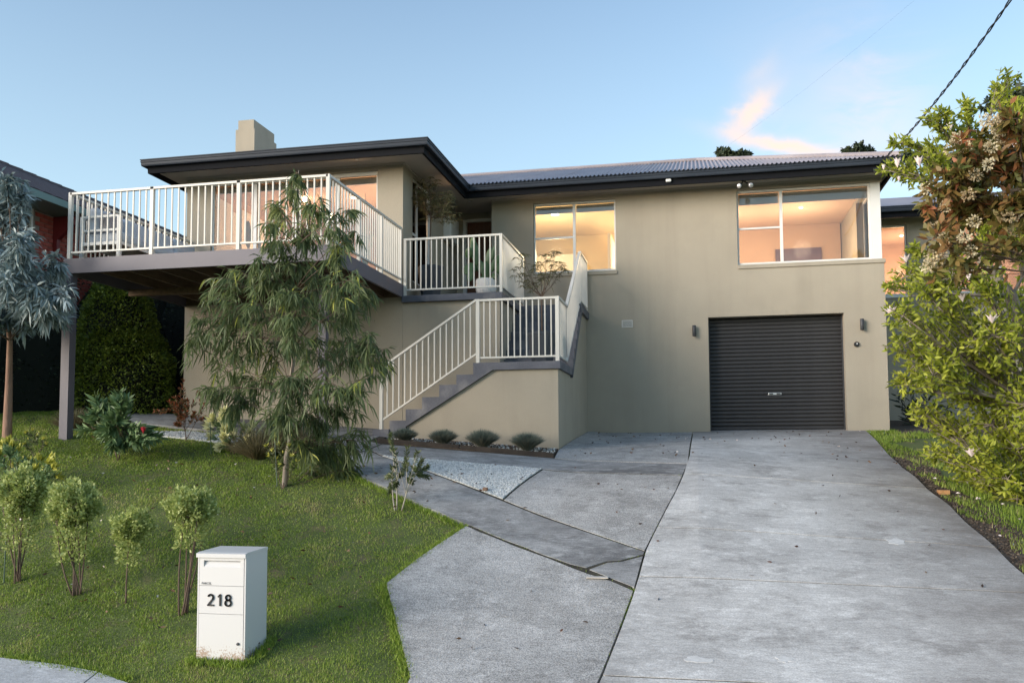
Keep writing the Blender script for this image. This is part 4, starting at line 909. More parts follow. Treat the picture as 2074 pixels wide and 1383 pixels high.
mg=tree('magnolia_tree','sprawling magnolia with fresh lime leaves and a few pink blooms right of the driveway','tree',base,tr_,mc,LM['mag'],nt_=38,nl=13,tr=.10,barkm='bark',up=.5,Ll=(.055,.105),Lw=.030,droop=.0,segs=2,tw=.007,seed=12,lift=-.05,brr=.24,brm='bark')
def flower(P,r,root,mat,n=7,openness=.6,seed=0):
    random.seed(seed); V=[];T=[]; mid=MB()
    for i in range(n):
        a=2*math.pi*i/n+random.uniform(-.2,.2); o=openness*random.uniform(.6,1.2); d_=Vector((math.cos(a)*o,math.sin(a)*o,1)).normalized(); s=Vector((-math.sin(a),math.cos(a),0))
        p=Vector(P); mid.add([p,p+d_*r*.5+s*r*.24,p+d_*r*1.0+Vector((math.cos(a),math.sin(a),0))*r*.25,p+d_*r*.5-s*r*.24],[(0,1,2,3)])
    return mid.build('flower',mat,root)
M['magn']=pm('magnolia_petal',(.72,.58,.58),(.80,.72,.70),25,.6)
for i,(px,py,r,o) in enumerate(((1818,340,.11,.15),(1862,338,.12,.2),(1790,345,.07,.1),(1821,368,.06,.1),(1806,640,.12,.7),(1850,665,.16,1.2),(1962,568,.12,.2),(1950,612,.10,.4),(1918,590,.10,.9),(2010,655,.11,.7),(1968,925,.12,.8),(1836,532,.10,.6),(2055,300,.10,.3),(1925,265,.09,.3),(2040,700,.1,.8))):
    flower(onY(px,py,10.15+.2*(i%3)),r,mg,M['magn'],6,o,i)
# blossom shrub hanging in from the right, nearer the camera
base=Vector((3.85,7.4,g(3.85,7.4)))
tr_=[base+Vector((0,0,-.1)),Vector((3.85,7.4,0)),onY(2260,600,7.3),onY(2180,450,7.2),onY(2080,380,7.2),onY(1980,400,7.2)]
cl=[(2060,240,40),(2010,280,40),(2060,330,60),(1990,340,50),(1930,370,48),(1885,410,30),(1940,430,50),(2000,420,55),(2060,420,50),(1895,480,34),(1930,505,32),(1890,550,18),(2030,500,30),(1940,290,18),(2110,300,70),(2120,420,70),(2150,200,60)]
pc=pxc(cl,7.2,.3,21)
ph=tree('blossom_shrub','bronze leaved shrub with creamy blossom clusters hanging in from the right edge','shrub',base,tr_,pc,LM['phot'],nt_=20,nl=13,tr=.05,barkm='bark',up=.1,Ll=(.07,.11),Lw=.034,droop=.1,segs=2,tw=.003,seed=21)
P_=[];D_=[];TT=[]; random.seed(5)
for c,r in pc:
    for k in range(3):
        q=Vector(c)+Vector(rdir(1,.2)[0])*r*.95; tb=random.random()
        for j in range(90):
            v=Vector(rdir(1)[0]); P_.append(tuple(q+v*.045*random.uniform(.3,1))); D_.append(tuple(v)); TT.append(.6*tb+.4*random.random())
foliage('blossom',np.array(P_),np.array(D_),.020,.016,LM['photf'],ph,np.array(TT))
# trees far behind the roof
def fartree(lab,Y,clpx,seed,group='gum trees behind the roof'):
    c=pxc(clpx,Y,1.,seed); b=Vector((c[0][0].x,Y,g(c[0][0].x,Y)))
    tr_=[b,b+Vector((0,0,3)),b+Vector((.2,0,6)),Vector(c[0][0])-Vector((0,0,.3))]
    tree('gum_tree',lab,'tree',b,tr_,c,LM['bg'],nt_=22,nl=22,tr=.18,barkm='bark',up=.1,Ll=(.16,.28),Lw=.09,droop=.2,segs=1,seed=seed,group=group,tw=.015,brr=.3)
fartree('distant gum top showing as sprigs over the ridge above the corner window',36,[(1498,318,14),(1470,312,12),(1515,316,9),(1460,308,8),(1490,330,14)],31)
fartree('distant rounded gum crown above the right end of the gutter',36,[(1738,305,17),(1715,310,11),(1760,309,11),(1740,325,20)],32)
fartree('distant dark gum crown behind the magnolia, highest at the right edge',32,[(2030,205,34),(2000,215,18),(2074,200,45),(2100,240,60),(2060,300,50)],33)
fartree('low distant gum just right of the roof corner',34,[(1862,313,16),(1835,318,12),(1890,320,20),(1930,330,25)],34)
# hedge and conifer under the deck
def mass(name,label,cat,boxes,leaf,dens,Ll,Lw,solid,base,group=None,bump=.12):
    t=thing(name,label,cat,base,group); LP=[];LD=[]; m=MB()
    for (c,rx,ry,rz_) in boxes:
        c=Vector(c); nn=int(dens*(rx*ry+ry*rz_+rx*rz_)); v=rdir(nn); v[:,2]=np.where(v[:,2]<-.6,-v[:,2],v[:,2]); 
        w=1+bump*np.sin(v[:,0]*9+c.x)*np.sin(v[:,2]*11+c.y)+bump*rng.uniform(-.7,.7,nn)
        P=np.stack([c.x+v[:,0]*rx*w,c.y+v[:,1]*ry*w,c.z+v[:,2]*rz_*w],1); LP.append(P); LD.append(v*.8+rng.normal(size=(nn,3))*.6+np.array([0,0,.25]))
        prof=[(max(.02,math.sin(math.pi*i/10)),-math.cos(math.pi*i/10)) for i in range(11)]; vs=[];n=14
        for pr_,pz in prof:
            for k in range(n): a=2*math.pi*k/n; s=random.uniform(.80,.90); vs.append((c.x+math.cos(a)*pr_*rx*s,c.y+math.sin(a)*pr_*ry*s,c.z+pz*rz_*s))
        m.add(vs,[(i*n+k,i*n+(k+1)%n,(i+1)*n+(k+1)%n,(i+1)*n+k) for i in range(10) for k in range(n)])
    m.build('shade_core',solid,t,True); P=np.concatenate(LP);Dd=np.concatenate(LD)  # near-black solid core stands in for the shade in gaps between leaves
    foliage('foliage',P,Dd,rng.uniform(Ll[0],Ll[1],len(P)),Lw,leaf,t,droop=.1); return t
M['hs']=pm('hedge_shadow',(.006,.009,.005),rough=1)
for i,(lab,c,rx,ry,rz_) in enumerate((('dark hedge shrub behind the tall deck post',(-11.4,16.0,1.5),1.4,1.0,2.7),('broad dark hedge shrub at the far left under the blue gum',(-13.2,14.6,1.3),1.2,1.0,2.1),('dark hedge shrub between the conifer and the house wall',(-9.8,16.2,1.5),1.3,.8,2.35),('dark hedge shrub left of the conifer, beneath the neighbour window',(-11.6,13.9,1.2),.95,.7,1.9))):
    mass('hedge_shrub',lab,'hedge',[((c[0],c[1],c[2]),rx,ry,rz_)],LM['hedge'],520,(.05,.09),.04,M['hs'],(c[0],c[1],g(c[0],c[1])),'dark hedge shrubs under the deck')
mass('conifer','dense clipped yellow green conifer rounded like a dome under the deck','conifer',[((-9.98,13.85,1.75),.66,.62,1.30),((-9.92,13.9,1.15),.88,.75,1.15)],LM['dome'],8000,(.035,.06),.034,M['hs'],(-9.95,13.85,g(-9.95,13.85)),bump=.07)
# pittosporum topiaries
def topiary(label,bx,by,px,py,rpx,rz_,stems,sc=1.,seed=0):
    b=onG(bx,by); c=onY(px,py,b.y); r=rpx*b.y/F0; h=rz_*b.y/F0; random.seed(seed)
    t=thing('pittosporum',label,'shrub',b,'pittosporums in a row along the lawn'); m=MB(); LP=[];LD=[]
    for k in range(stems):
        s=b+Vector((random.uniform(-.03,.03),random.uniform(-.03,.03),-.03)); e=c+Vector((random.uniform(-.5,.5)*r,random.uniform(-.5,.5)*r,-h*.55)); cv=curve(s,e,.0,6,.05); m.tube(cv,[.009*(1-.5*i/6) for i in range(7)],5)
        for q in range(5):
            e2=c+Vector((random.uniform(-.75,.75)*r,random.uniform(-.75,.75)*r,random.uniform(-.5,.6)*h)); c2=curve(e,e2,.05,4,.02); m.tube(c2,[.004]*5,3)
    m.build('stems',M['twig'],t,True)
    n=int(3400*sc*(r/.16)**1.6); v=rdir(n); rad=rng.uniform(.2,1.12,n)**.5; lump=(1+.30*np.sin(v[:,0]*5+seed)*np.cos(v[:,2]*4+seed*2)+.16*np.sin(v[:,1]*9+v[:,0]*6+seed))*(.86+.28*v[:,2]*(1 if seed!=1 else .2))
    P=np.stack([c.x+v[:,0]*r*rad*lump,c.y+v[:,1]*r*rad*lump,c.z+v[:,2]*h*rad*lump],1)
    # thin straggle below
    n2=n//8; v2=rdir(n2); P2=np.stack([c.x+v2[:,0]*r*.6,c.y+v2[:,1]*r*.6,c.z-h*.8-rng.uniform(0,1.3,n2)**1.5*h],1); P=np.concatenate([P,P2]); Dd=np.concatenate([v,v2])+rng.normal(size=(n+n2,3))*.7+np.array([0,0,.5])
    tint=np.clip(.2+rng.uniform(0,.8,len(P)),0,1)
    foliage('foliage',P,Dd,rng.uniform(.024,.042,len(P)),.022,LM['pit'],t,tint,shape=.55)
topiary('largest pittosporum at the left edge, with a dense rounded head',35,1180,45,1000,56,55,6,1,1)
topiary('pittosporum with an uneven flared head, second from the left edge',155,1208,150,1030,60,52,7,1,2)
topiary('smallest pittosporum on one thin stem, third from the left edge',258,1222,265,1072,44,34,1,1,3)
topiary('pittosporum on leaning thin stems right beside the mailbox',370,1245,388,1030,52,38,6,1,4)
# small shrubs: rosettes of upright leaves on stems
def bushy(name,label,bx,by,tips,leaf,Ll,Lw,nleaf,bark='twig',flower_=None,tipleaf=None,tl=.06,tlw=.012,ntl=22,up=.5,stemr=.006,seed=0,group=None,spread=1.,down=.35,ext=.5):
    random.seed(seed); tips=list(tips); random.shuffle(tips); b=onG(bx,by); t=thing(name,label,'shrub',b,group); m=MB(); LP=[];LD=[];FP=[];FD=[]; mains=[]
    for (px,py) in tips:
        y=b.y+random.uniform(-.25,.25); e=onY(px,py,y)
        if mains:
            q0=min(mains,key=lambda q:abs(q[6].x-e.x)+.3*abs(q[6].z-e.z)); st=q0[random.choice((2,3,4))]; cv=curve(st,e,-.08,6,.02); m.tube(cv,[stemr*.5*(1-.6*i/6) for i in range(7)],4)
            if len(mains)<5 and random.random()<.25: mains.append(cv)
        else: cv=None
        if len(mains)<4:
            cv=curve(b+Vector((random.uniform(-.03,.03),random.uniform(-.03,.03),-.03)),e,-.03,6,.03); m.tube(cv,[stemr*(1-.6*i/6) for i in range(7)],5); mains.append(cv)
        for j in range(nleaf):
            f_=1-ext*(random.random()**1.2); x_=f_*6; i0=min(5,int(x_)); p=cv[i0].lerp(cv[i0+1],x_-i0); td=(cv[i0+1]-cv[i0]).normalized()
            v=Vector(rdir(1)[0]); v=(v-td*v.dot(td)).normalized()*spread; LP.append(tuple(p)); LD.append(tuple(v+td*up*2))
        if tipleaf:
            td=(cv[-1]-cv[-2]).normalized()
            for j in range(ntl):
                v=Vector(rdir(1)[0]); v=(v-td*v.dot(td)).normalized(); a=random.uniform(.2,1.); FP.append(tuple(e)); FD.append(tuple(td*1.+v*a))
    m.build('stems',M[bark],t,True); N=len(LP); foliage('foliage',np.array(LP),np.array(LD),rng.uniform(Ll*.7,Ll*1.2,N),Lw,leaf,t,segs=2,droop=.05)
    if tipleaf: fh=foliage('flower_heads',np.array(FP),np.array(FD),rng.uniform(tl*.7,tl*1.1,len(FP)),tlw,tipleaf,t,rng.uniform(.3,1,len(FP)),shape=.55); fh['kind']='stuff'
    return t,b
rr=random.Random(9)
tips=[(rr.gauss(238,34),rr.uniform(805,905)) for _ in range(34)]+[(180,850),(300,870),(240,800),(255,812),(190,835),(320,885),(165,870),(215,880),(280,895)]
t,b=bushy('protea_bush','dense green protea bush with one red bloom on the upper lawn',240,932,tips,LM['protea'],.15,.034,50,seed=2,stemr=.009,up=.6)
P=onY(290,878,b.y-.35); random.seed(1); m=MB()
for i in range(26):
    a=i*2.4; o_=.15+.35*(i/26); d_=Vector((math.cos(a)*o_,math.sin(a)*o_,1)).normalized(); s=Vector((-math.sin(a),math.cos(a),0)); m.add([P,P+d_*.05+s*.012,P+d_*.09,P+d_*.05-s*.012],[(0,1,2,3)])
m.build('red_bloom',M['petalred'],t)
tips=[(rr.gauss(372,24),rr.uniform(790,860)) for _ in range(20)]+[(370,772),(365,790),(345,815),(408,800),(335,830),(412,820)]
bushy('leucadendron','slender leucadendron with red tipped shoots by the left path',375,892,tips,LM['red'],.06,.014,42,seed=4,tipleaf=LM['red'],tl=.06,tlw=.016,ntl=14)
tips=[(rr.gauss(463,18),rr.uniform(845,905)) for _ in range(17)]+[(455,840),(440,862),(492,870),(432,885),(497,895),(470,850)]
bushy('leucadendron','leucadendron covered in creamy yellow flower bracts left of the weeping gum',466,918,tips,LM['protea'],.07,.016,40,seed=5,tipleaf=LM['cream'],tl=.14,tlw=.045,ntl=30)
tips=[(540,905),(552,915),(565,902),(575,920),(585,905),(560,930),(545,925),(590,925),(600,935),(572,940)]
bushy('leucadendron','low leucadendron with yellow tipped shoots at the foot of the weeping gum',572,990,tips,LM['green'],.06,.012,36,seed=6,tipleaf=LM['yellow'],tl=.06,tlw=.012,ntl=14)
tips=[(55,876),(68,872),(80,878),(60,890),(88,890),(74,885),(92,900),(52,900)]
bushy('leucadendron','tiny yellow tipped leucadendron near the tall deck post',74,922,tips,LM['green'],.05,.014,26,seed=7,tipleaf=LM['yellow'],tl=.055,tlw=.014,ntl=12)
tips=[(8,905),(18,900),(35,915),(25,908),(78,935),(100,932),(50,932),(62,935),(95,940),(105,948),(0,925),(-15,930),(70,955),(30,945),(85,960),(110,965)]
bushy('leucadendron','bright yellow flowered leucadendron behind the largest pittosporum',45,1000,tips,LM['protea'],.07,.022,40,seed=8,tipleaf=LM['yellow'],tl=.12,tlw=.045,ntl=16)
tips=[(790,880),(800,910),(825,905),(845,915),(855,930),(820,935),(795,945),(785,965),(865,945),(840,950),(810,960),(850,960),(865,965),(800,985),(835,975),(790,995)]
bushy('bottlebrush_shrub','sparse open shrub with needle leaves at the lawn edge beside the diagonal path',806,1035,tips,LM['green'],.055,.010,120,bark='barkpale',seed=9,stemr=.009,ext=.5)
tips=[(1815,800),(1830,810),(1845,800),(1860,815),(1880,805),(1825,830),(1850,835),(1900,815),(1925,825),(1870,835)]
bushy('strappy_plant','dark strappy plants in the shaded bed beside the setback wall',1850,862,tips,LM['hedge'],.22,.03,16,seed=10,stemr=.01,ext=.9)
# grasses
def tuft(name,label,cat,c,r,h,n,leaf,w,group=None,lean=.8,tintb=None):
    c=Vector(c); t=thing(name,label,cat,c,group); a=rng.uniform(0,2*math.pi,n); q=rng.uniform(0,1,n)**.6*lean
    P=np.stack([c.x+np.cos(a)*r*.18*rng.uniform(0,1,n),c.y+np.sin(a)*r*.18*rng.uniform(0,1,n),np.full(n,c.z-.01)],1); Dd=np.stack([np.cos(a)*q,np.sin(a)*q,np.ones(n)*(1.05-.55*q)],1)
    foliage('blades',P,Dd,rng.uniform(.7,1.05,n)*h,w,leaf,t,tint=(q/lean*.55+rng.uniform(0,.45,n)),segs=2,droop=.22); return t
for (px,py,r,lab) in ((820,902,.17,'small blue fescue clump at the foot of the stair, partly behind the needle shrub'),(897,908,.19,'blue fescue clump second along the bed from the steps'),(978,914,.22,'blue fescue clump third along the bed from the steps'),(1068,920,.22,'blue fescue clump nearest the driveway corner')):
    P=onG(px,py); P.y=max(P.y,12.35); P=Vector((P.x,P.y,g(P.x,P.y)+.05)); tuft('fescue_clump',lab,'ornamental grass',P,r*.9,r*1.75,2600,LM['fesc'],.006,'blue fescues in the stair bed',.72)
for i,(px,py,h,lab) in enumerate(((520,930,.62,'brown tussock grass left behind the weeping gum trunk'),(560,920,.70,'tall straw coloured tussock grass just behind the weeping gum'),(150,872,.5,'grass tussock beside the tall deck post'),(600,915,.6,'olive tussock grass right behind the weeping gum trunk'),(438,868,.3,'small dark tuft against the lower house wall'))):
    P=onG(px,py); tuft('tussock_grass',lab,'ornamental grass',P,.3,h,900,LM['tuss'],.006,'tussock grasses',.9)
# potted plants
def umbrella(label,P,pr,ph_,trunkh,cl,seed,n=14,leafr=.3):
    t=thing('potted_tree',label,'potted plant',P); P=Vector(P)
    MB().lathe(P,[(pr*.64,0),(pr*.68,.02),(pr*.98,ph_-.05),(pr,ph_-.04),(pr,ph_),(pr*.9,ph_),(pr*.88,ph_-.04)],6).build('pot',M['pot'],t)
    MB().lathe(P+Vector((0,0,ph_-.06)),[(pr*.86,0),(pr*.86,.015)],12).build('soil',M['dirt'],t)
    random.seed(seed); m=MB(); top=P+Vector((0,0,ph_+trunkh)); m.tube(curve(P+Vector((0,0,ph_-.06)),top,0,5,.03),[.016,.015,.013,.012,.011,.010],6); LP=[];LD=[]
    for (c,r) in cl:
        br=curve(top-Vector((0,0,random.uniform(0,.12))),c,-.12,5,.03); m.tube(br,[.007,.006,.005,.004,.003,.003],4)
        for k in range(n):
            a=br[random.choice((2,3,4,5,5,5))]; e=Vector(c)+Vector(rdir(1,.35)[0])*r; m.tube([a,(a+e)/2+Vector((0,0,.01)),e],.002,3); 
            # palmate whorl of narrow leaflets
            for j in range(11):
                an=2*math.pi*j/11+random.random()*.3; LP.append(tuple(e)); LD.append((math.cos(an),math.sin(an),random.uniform(-.35,.15)))
            for j in range(6):
                f_=random.random(); LP.append(tuple(a.lerp(e,f_))); LD.append(tuple(rdir(1)[0]))
    m.build('stem',M['twig'],t,True); foliage('foliage',np.array(LP),np.array(LD),rng.uniform(.055,.11,len(LP)),.010,LM['umb'],t,segs=2,droop=.35)
Pp=Vector((-4.45,14.55,2.512))
cl=[(onY(px,py,14.55+random.uniform(-.15,.3)),r*14.5/F0) for px,py,r in ((845,385,18),(870,385,28),(880,410,28),(860,410,24),(900,420,24),(915,435,18),(890,440,22),(845,400,16),(905,405,20),(885,390,20),(870,430,20))]
umbrella('feathery tree in a tall charcoal pot on the upper porch',Pp,.235,.60,.95,cl,3,13)
Pp=Vector((-2.30,13.35,1.274))
cl=[(onY(px,py,13.4+random.uniform(-.2,.2)),r*13.4/F0) for px,py,r in ((1060,530,18),(1050,555,16),(1075,560,18),(1105,530,16),(1120,520,14),(1130,545,16),(1095,550,18),(1070,580,14),(1140,550,10),(1110,560,14))]
umbrella('sparse feathery tree in a dark pot on the mid landing',Pp,.235,.48,.62,cl,8,5)
CP=Vector((-3.42,14.35,2.512)); ct=thing('potted_cactus','prickly pear cactus in a round white pot on the upper porch','potted plant',CP)
MB().lathe(CP,[(.12,0),(.15,.02),(.172,.12),(.175,.27),(.165,.30),(.15,.30),(.145,.27)],24).build('pot',M['potw'],ct,True); MB().lathe(CP+Vector((0,0,.255)),[(.14,0),(.14,.015)],16).build('soil',M['dirt'],ct)
def pad(px,py,w,h,rot,y):
    c=onY(px,py,y); s=y/F0; w*=s;h*=s; import bmesh as bb
    bm=bb.new(); bb.ops.create_uvsphere(bm,u_segments=16,v_segments=10,radius=1)
    R=Matrix.Rotation(math.radians(rot),4,'Y')@Matrix.Rotation(random.uniform(-.5,.5),4,'Z')
    for v in bm.verts: k=1-.18*(-v.co.z if v.co.z<0 else 0)*1.2; v.co=c+(R@Vector((v.co.x*w*k,v.co.y*.022,v.co.z*h)))-CP
    me=D.meshes.new('cactus_pad'); bm.to_mesh(me); bm.free(); me.materials.append(LM['cactus'])
    for p in me.polygons: p.use_smooth=True
    link('cactus_pad',me,ct)
random.seed(2)
for a in ((984,548,11,20,0,14.35),(962,512,10,28,-8,14.36),(958,492,8,14,-5,14.37),(950,513,13,9,-70,14.3),(952,545,16,13,-60,14.32),(953,560,13,8,-80,14.28),(972,540,11,18,-30,14.4),(990,520,8,20,15,14.38),(1002,535,8,20,30,14.33),(1010,545,12,9,65,14.3),(1000,512,5,17,14,14.36),(1001,560,8,8,50,14.28),(975,568,10,9,-30,14.3)): pad(*a)
# dark trough plant inside is left to the rooms; garden stakes
for px0,py0,px1,py1,lab in ((428,920,425,835,'thin pale stake in the creamy leucadendron'),(562,985,556,875,'thin grey stake in the low leucadendron'),(8,1180,18,960,'green garden stake tied to the largest pittosporum')):
    b=onG(px0,py0); e=onY(px1,py1,b.y); MBo=MB().tube([b-Vector((0,0,.05)),e],.006,5).build('garden_stake',M['stake']); tag(MBo,lab,'stake','garden stakes')

# ------------------------------------------------------------------ lawn grass, gravel, litter
def inpoly(x,y,poly):
    c=np.zeros(len(x),bool); n=len(poly); j=n-1
    for i in range(n):
        xi,yi=poly[i];xj,yj=poly[j]
        if yi!=yj: c^=((yi>y)!=(yj>y))&(x<(xj-xi)*(y-yi)/(yj-yi)+xi)
        j=i
    return c
drvpoly=[(JX(y),y) for y in np.linspace(3.6,16.5,14)]+[(RX(y),y) for y in np.linspace(16.5,3.6,9)]
hard=[p for p,_ in SLABS.values()]+[drvpoly,GRAVEL,GR2,FP,BED,[(-4.9,12.8),(-1.95,12.8),(-1.95,17),(-9,17),(-8.8,13.9),(-4.9,13.9)],[(-3.79,6.21),(-3.33,6.21),(-3.33,6.6),(-3.79,6.6)]]
gyv=np.vectorize(gbase)
def gv(x,y):
    tab=np.linspace(0,30,1500); bz=np.interp(y,tab,[gbase(t) for t in tab]); s=np.clip((y-5.5)/6,0,1); s=s*s*(3-2*s); s1=np.clip((y-6.5)/3.5,0,1); s1=s1*s1*(3-2*s1); s2=np.clip((y-13)/3.3,0,1); s2=s2*s2*(3-2*s2); return bz+.078*np.clip(-1.6-x,0,9)*s-.065*np.clip(x,0,4)*s1*(1-s2)
def fbm(x,y,s):
    return (np.sin(x*s*1.3+np.sin(y*s*1.7)*1.3)+np.sin(y*s*1.1+1.7+np.sin(x*s*2.1))+.5*np.sin(x*s*3.3+y*s*2.7))/2.5
def blades(n,x0,x1,y0,y1,h0,h1,w,keep=None,extra=None):
    x=rng.uniform(x0,x1,n); y=y0+(y1-y0)*rng.uniform(0,1,n)**1.35; ok=np.ones(n,bool)
    for p in hard: ok&=~inpoly(x,y,p)
    if keep is not None: ok&=keep(x,y)
    x=x[ok];y=y[ok];N=len(x); z=gv(x,y); dist=np.sqrt(x*x+y*y); f=fbm(x,y,1.6); f2=fbm(x+9,y-4,5.5)
    dens=np.clip(.80+.3*f+.35*f2,.22,1); k=rng.uniform(0,1,N)<dens; x=x[k];y=y[k];z=z[k];f=f[k];f2=f2[k];dist=dist[k];N=len(x)
    h=rng.uniform(h0,h1,N)*(1+.45*f2)*np.where(rng.uniform(0,1,N)>.985,1.8,1); a=rng.uniform(0,2*math.pi,N); l=rng.uniform(.1,.9,N)
    P=np.stack([x,y,z],1); Dd=np.stack([np.cos(a)*l,np.sin(a)*l,np.ones(N)],1)
    ti=np.clip(.38-.22*f+.15*f2+rng.uniform(-.25,.3,N)+(rng.uniform(0,1,N)>.93)*.5+.42*np.clip(fbm(x*1.3+3,y*1.1+8,1.9)-.35,0,1),0,1)
    sd=np.stack([-np.sin(a),np.cos(a),np.zeros(N)],1); W2=(w*(dist/8))[:,None]/2; Dn=unit(Dd)
    V=np.stack([P-sd*W2,P+sd*W2,P+Dn*h[:,None]],1).reshape(-1,3); T=np.arange(3*N).reshape(-1,3); return V,T,np.repeat(ti,3)
V,T,ti=blades(520000,-11.5,-.9,5.9,14.5,.010,.028,.0065); lw=fast('lawn_grass',V,T,LM['grass'],None,ti,'stuff'); tag(lw,'short patchy green lawn grass on the slope left of the driveway','grass')
def keepr(x,y):
    return (x>RX_v(y)+.02)&~((y<13.6)&(x-RX_v(y)<.22+.22*fbm(x,y,3.1)))&(~((fbm(x,y,1.9)+.35*fbm(x,y,6.)>.55-.9*(x-RX_v(y)-.3))|inpoly(x,y,[(3.4,16.2),(9,15.6),(9,19.75),(3.32,19.75)])))
RX_v=lambda y: np.interp(y,[p_[1] for p_ in RXP],[p_[0] for p_ in RXP])
V,T,ti=blades(160000,2.4,7.5,6.0,17.5,.03,.075,.0075,keepr); lw=fast('verge_grass',V,T,LM['grass'],None,ti,'stuff'); tag(lw,'patchy grass on bare soil right of the driveway under the magnolia','grass')
# ragged longer grass along slab edges
E_=[]
def edgegrass(a,b,n,h,wd=.05):
    a=np.array(a);b=np.array(b); t=rng.uniform(0,1,n); p=a+(b-a)*t[:,None]+rng.normal(size=(n,2))*wd; return p,np.full(n,h)
pts=[];hs=[]
for a,b,n,h in (((-2.36,8.92),(-2.74,7.56),1100,.05),((-2.74,7.56),(-2.04,6.12),1500,.055),((-4.6,10.9),(-3.97,10.08),700,.05),((-3.97,10.08),(-2.36,8.88),1500,.05),((-4.1,5.92),(-5.4,6.15),900,.05),((-3.82,6.2),(-3.32,6.2),500,.055),((-3.3,6.22),(-3.3,6.6),300,.06),((2.88,14.3),(2.9,16.3),700,.06),((3.3,16.35),(2.9,16.35),300,.06)):
    p,h_=edgegrass(a,b,n,h,.028); pts.append(p);hs.append(h_)
for a,b,n in (((-.55,7.62),(-.62,7.0),130),((-.46,8.36),(-.9,8.05),60),((-.46,8.36),(-1.0,8.8),90),((-.45,8.55),(-.4,9.4),40),((-2.2,8.85),(-1.6,8.40),100),((-.60,7.66),(-.52,7.6),50),((-.47,8.33),(-.45,8.45),120),((-.65,6.9),(-.7,6.2),60),((-1.7,8.48),(-.7,7.74),90),((-.2,10.95),(-.24,11.05),30)):
    p,h_=edgegrass(a,b,n,.02,.006); p=p; pts.append(p);hs.append(h_+.012)
p=np.concatenate(pts);h=np.concatenate(hs)*rng.uniform(.6,1.2,sum(map(len,hs))); h*=.62; N=len(p); z=gv(p[:,0],p[:,1])+.01; a=rng.uniform(0,2*math.pi,N); l=rng.uniform(.1,1.1,N)
V,T,n_=leaves(np.stack([p[:,0],p[:,1],z],1),np.stack([np.cos(a)*l,np.sin(a)*l,np.ones(N)],1),h+.02,.007); o=fast('edge_grass',V,T,LM['grass'],None,np.repeat(rng.uniform(.1,.7,N),n_),'stuff'); tag(o,'ragged grass and weeds in the slab joints and lawn edges','grass')
# gravel
def pebbles(poly,n,r0,r1,mat,label,zoff=.024,name='gravel'):
    xs=[p[0] for p in poly]; ys=[p[1] for p in poly]; x=rng.uniform(min(xs),max(xs),n); y=rng.uniform(min(ys),max(ys),n); k=inpoly(x,y,poly); x=x[k];y=y[k];N=len(x); z=gv(x,y)+zoff; r=rng.uniform(r0,r1,N)
    o8=np.array([[1,0,0],[0,1,0],[-1,0,0],[0,-1,0],[0,0,.7],[0,0,-.5]]); f8=np.array([[0,1,4],[1,2,4],[2,3,4],[3,0,4],[1,0,5],[2,1,5],[3,2,5],[0,3,5]])
    j=rng.uniform(.65,1.25,(N,6,1)); a=rng.uniform(0,6.28,N); c,s=np.cos(a),np.sin(a); Rm=np.zeros((N,3,3)); Rm[:,0,0]=c;Rm[:,0,1]=-s;Rm[:,1,0]=s;Rm[:,1,1]=c;Rm[:,2,2]=1
    V=np.einsum('nij,nkj->nki',Rm,o8[None]*j)*r[:,None,None]+np.stack([x,y,z],1)[:,None,:]; T=(f8[None]+np.arange(N)[:,None,None]*6).reshape(-1,3)
    o=fast(name,V.reshape(-1,3),T,mat,None,np.repeat(rng.uniform(0,1,N),6),'stuff'); tag(o,label,'gravel')
LM['peb']=leafmat('white_pebble',[(.34,.36,.36),(.58,.60,.60),(.74,.76,.75)],0,.8)
pebbles(GRAVEL,22000,.009,.018,LM['peb'],'white crushed gravel in the triangle between the two paths',.043)
pebbles(GR2,6000,.010,.02,LM['peb'],'white crushed gravel strip beyond the lawn under the deck')
pebbles([(-4.45,12.25),(-1.98,12.12),(-2.0,12.85),(-4.45,12.85)],700,.01,.02,LM['peb'],'scattered white pebbles among the fescue clumps',.055)
LM['soilb']=leafmat('soil_crumb',[(.03,.022,.016),(.075,.055,.04),(.15,.12,.09)],0,.95)
pebbles(mulch_poly,9000,.006,.02,LM['soilb'],'crumbly soil and bark clods beside the driveway',.015,'soil_clods')
def patch(px,py,rw,rd,mat,label,name,seed):
    random.seed(seed); c=onG(px,py); poly=[]
    for i in range(16):
        a=2*math.pi*i/16; k=random.uniform(.6,1.15); poly.append((c.x+rw*k*math.cos(a),c.y+rd*k*math.sin(a)))
    o=drape(name,poly,.0475,mat,thick=.002,step=.1); tag(o,label,'stain')
M['splash']=pm('cement_splash',(.50,.50,.49),(.60,.60,.59),30,.9)
patch(1590,1350,.07,.05,M['splash'],'pale cement splash low on the driveway near its left joint','cement_splash',1)
patch(1412,1350,.10,.05,M['splash'],'larger pale cement splash at the bottom of the driveway','cement_splash',2)
patch(1815,1107,.10,.09,M['splash'],'small pale cement patch right of the driveway centre','cement_splash',3)
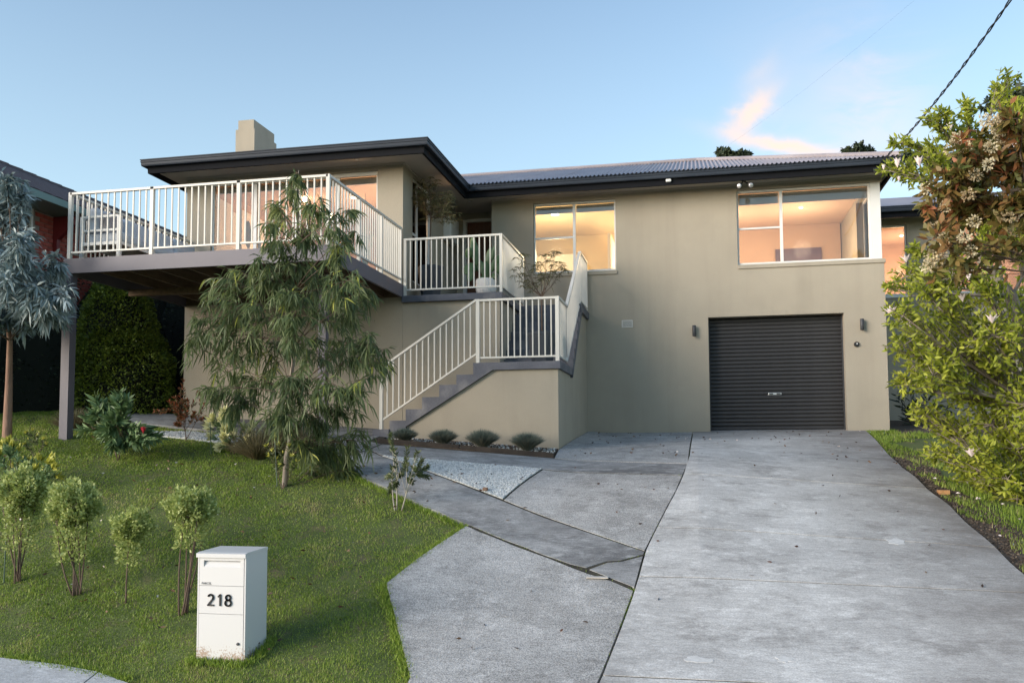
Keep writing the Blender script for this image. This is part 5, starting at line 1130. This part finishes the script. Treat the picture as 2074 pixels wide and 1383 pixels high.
# litter: dead leaves and petals
def litter(regions,mat,label,name,L_=(.03,.06)):
    P=[];
    for (x0,x1,y0,y1,n) in regions:
        for _ in range(n):
            x=random.uniform(x0,x1);y=random.uniform(y0,y1); P.append((x,y,g(x,y)+.051))
    N=len(P); Dd=rng.normal(size=(N,3)); Dd[:,2]=rng.uniform(.0,.35,N); V,T,n=leaves(np.array(P),Dd,rng.uniform(L_[0],L_[1],N),.022); o=fast(name,V,T,mat,None,np.repeat(rng.uniform(0,1,N),n),'stuff'); tag(o,label,'litter')
LM['dl']=leafmat('dead_leaf_litter',[(.03,.02,.014),(.10,.045,.025),(.20,.13,.07)],.1)
random.seed(77)
litter([(-1.8,-.2,12.2,16.2,60),(-.1,2.7,12.5,16.3,55),(-.4,2.5,7,12.5,26),(-2.4,-.7,6.5,8.5,8),(-2,-.4,9,11.5,14),(-4.1,-2,9.9,11.2,22)],LM['dl'],'dry brown leaves scattered over the driveway near the garage','leaf_litter')
LM['pt']=leafmat('fallen_petal',[(.62,.52,.50),(.78,.74,.72)],.1)
litter([(2.8,4.4,7.8,12,90),(2.7,3.2,15.7,16.4,5),(-9,-3,6.5,11,45),(-.3,2.6,12,16,10)],LM['pt'],'pale fallen magnolia petals on the soil and lawn','petal_litter',(.025,.05))
litter([(-9,-2.8,6.3,11,260)],LM['dl'],'dry leaves lying in the lawn','leaf_litter',(.03,.07))
P=onG(1911,1002); br=thing('broken_brick','orange broken brick lying on the soil beside the driveway','brick',P); m=MB(); m.bbox(P.x-.06,P.x+.06,P.y-.05,P.y+.05,P.z,P.z+.055,b=.006); m.build('block',pm('orange_brick',(.30,.15,.06),(.42,.23,.10),20,.9,.3,60),br)
P=onG(1212,1181); m=MB(); m.bbox(P.x-.10,P.x+.09,P.y-.045,P.y+.04,P.z+.041,P.z+.05,b=.004); o=m.build('stone_chip',pm('pale_stone',(.50,.46,.41),(.60,.56,.50),20,.9)); tag(o,'flat pale stone chip lying on the joint of the diagonal path','stone')
P=onG(983,1002); m=MB(); m.bbox(P.x-.03,P.x+.03,P.y-.025,P.y+.025,P.z+.045,P.z+.085,b=.012); o=m.build('rock',pm('brown_rock',(.20,.12,.08),(.28,.18,.12),20,.9)); tag(o,'small brown rock lying on the white gravel','rock')
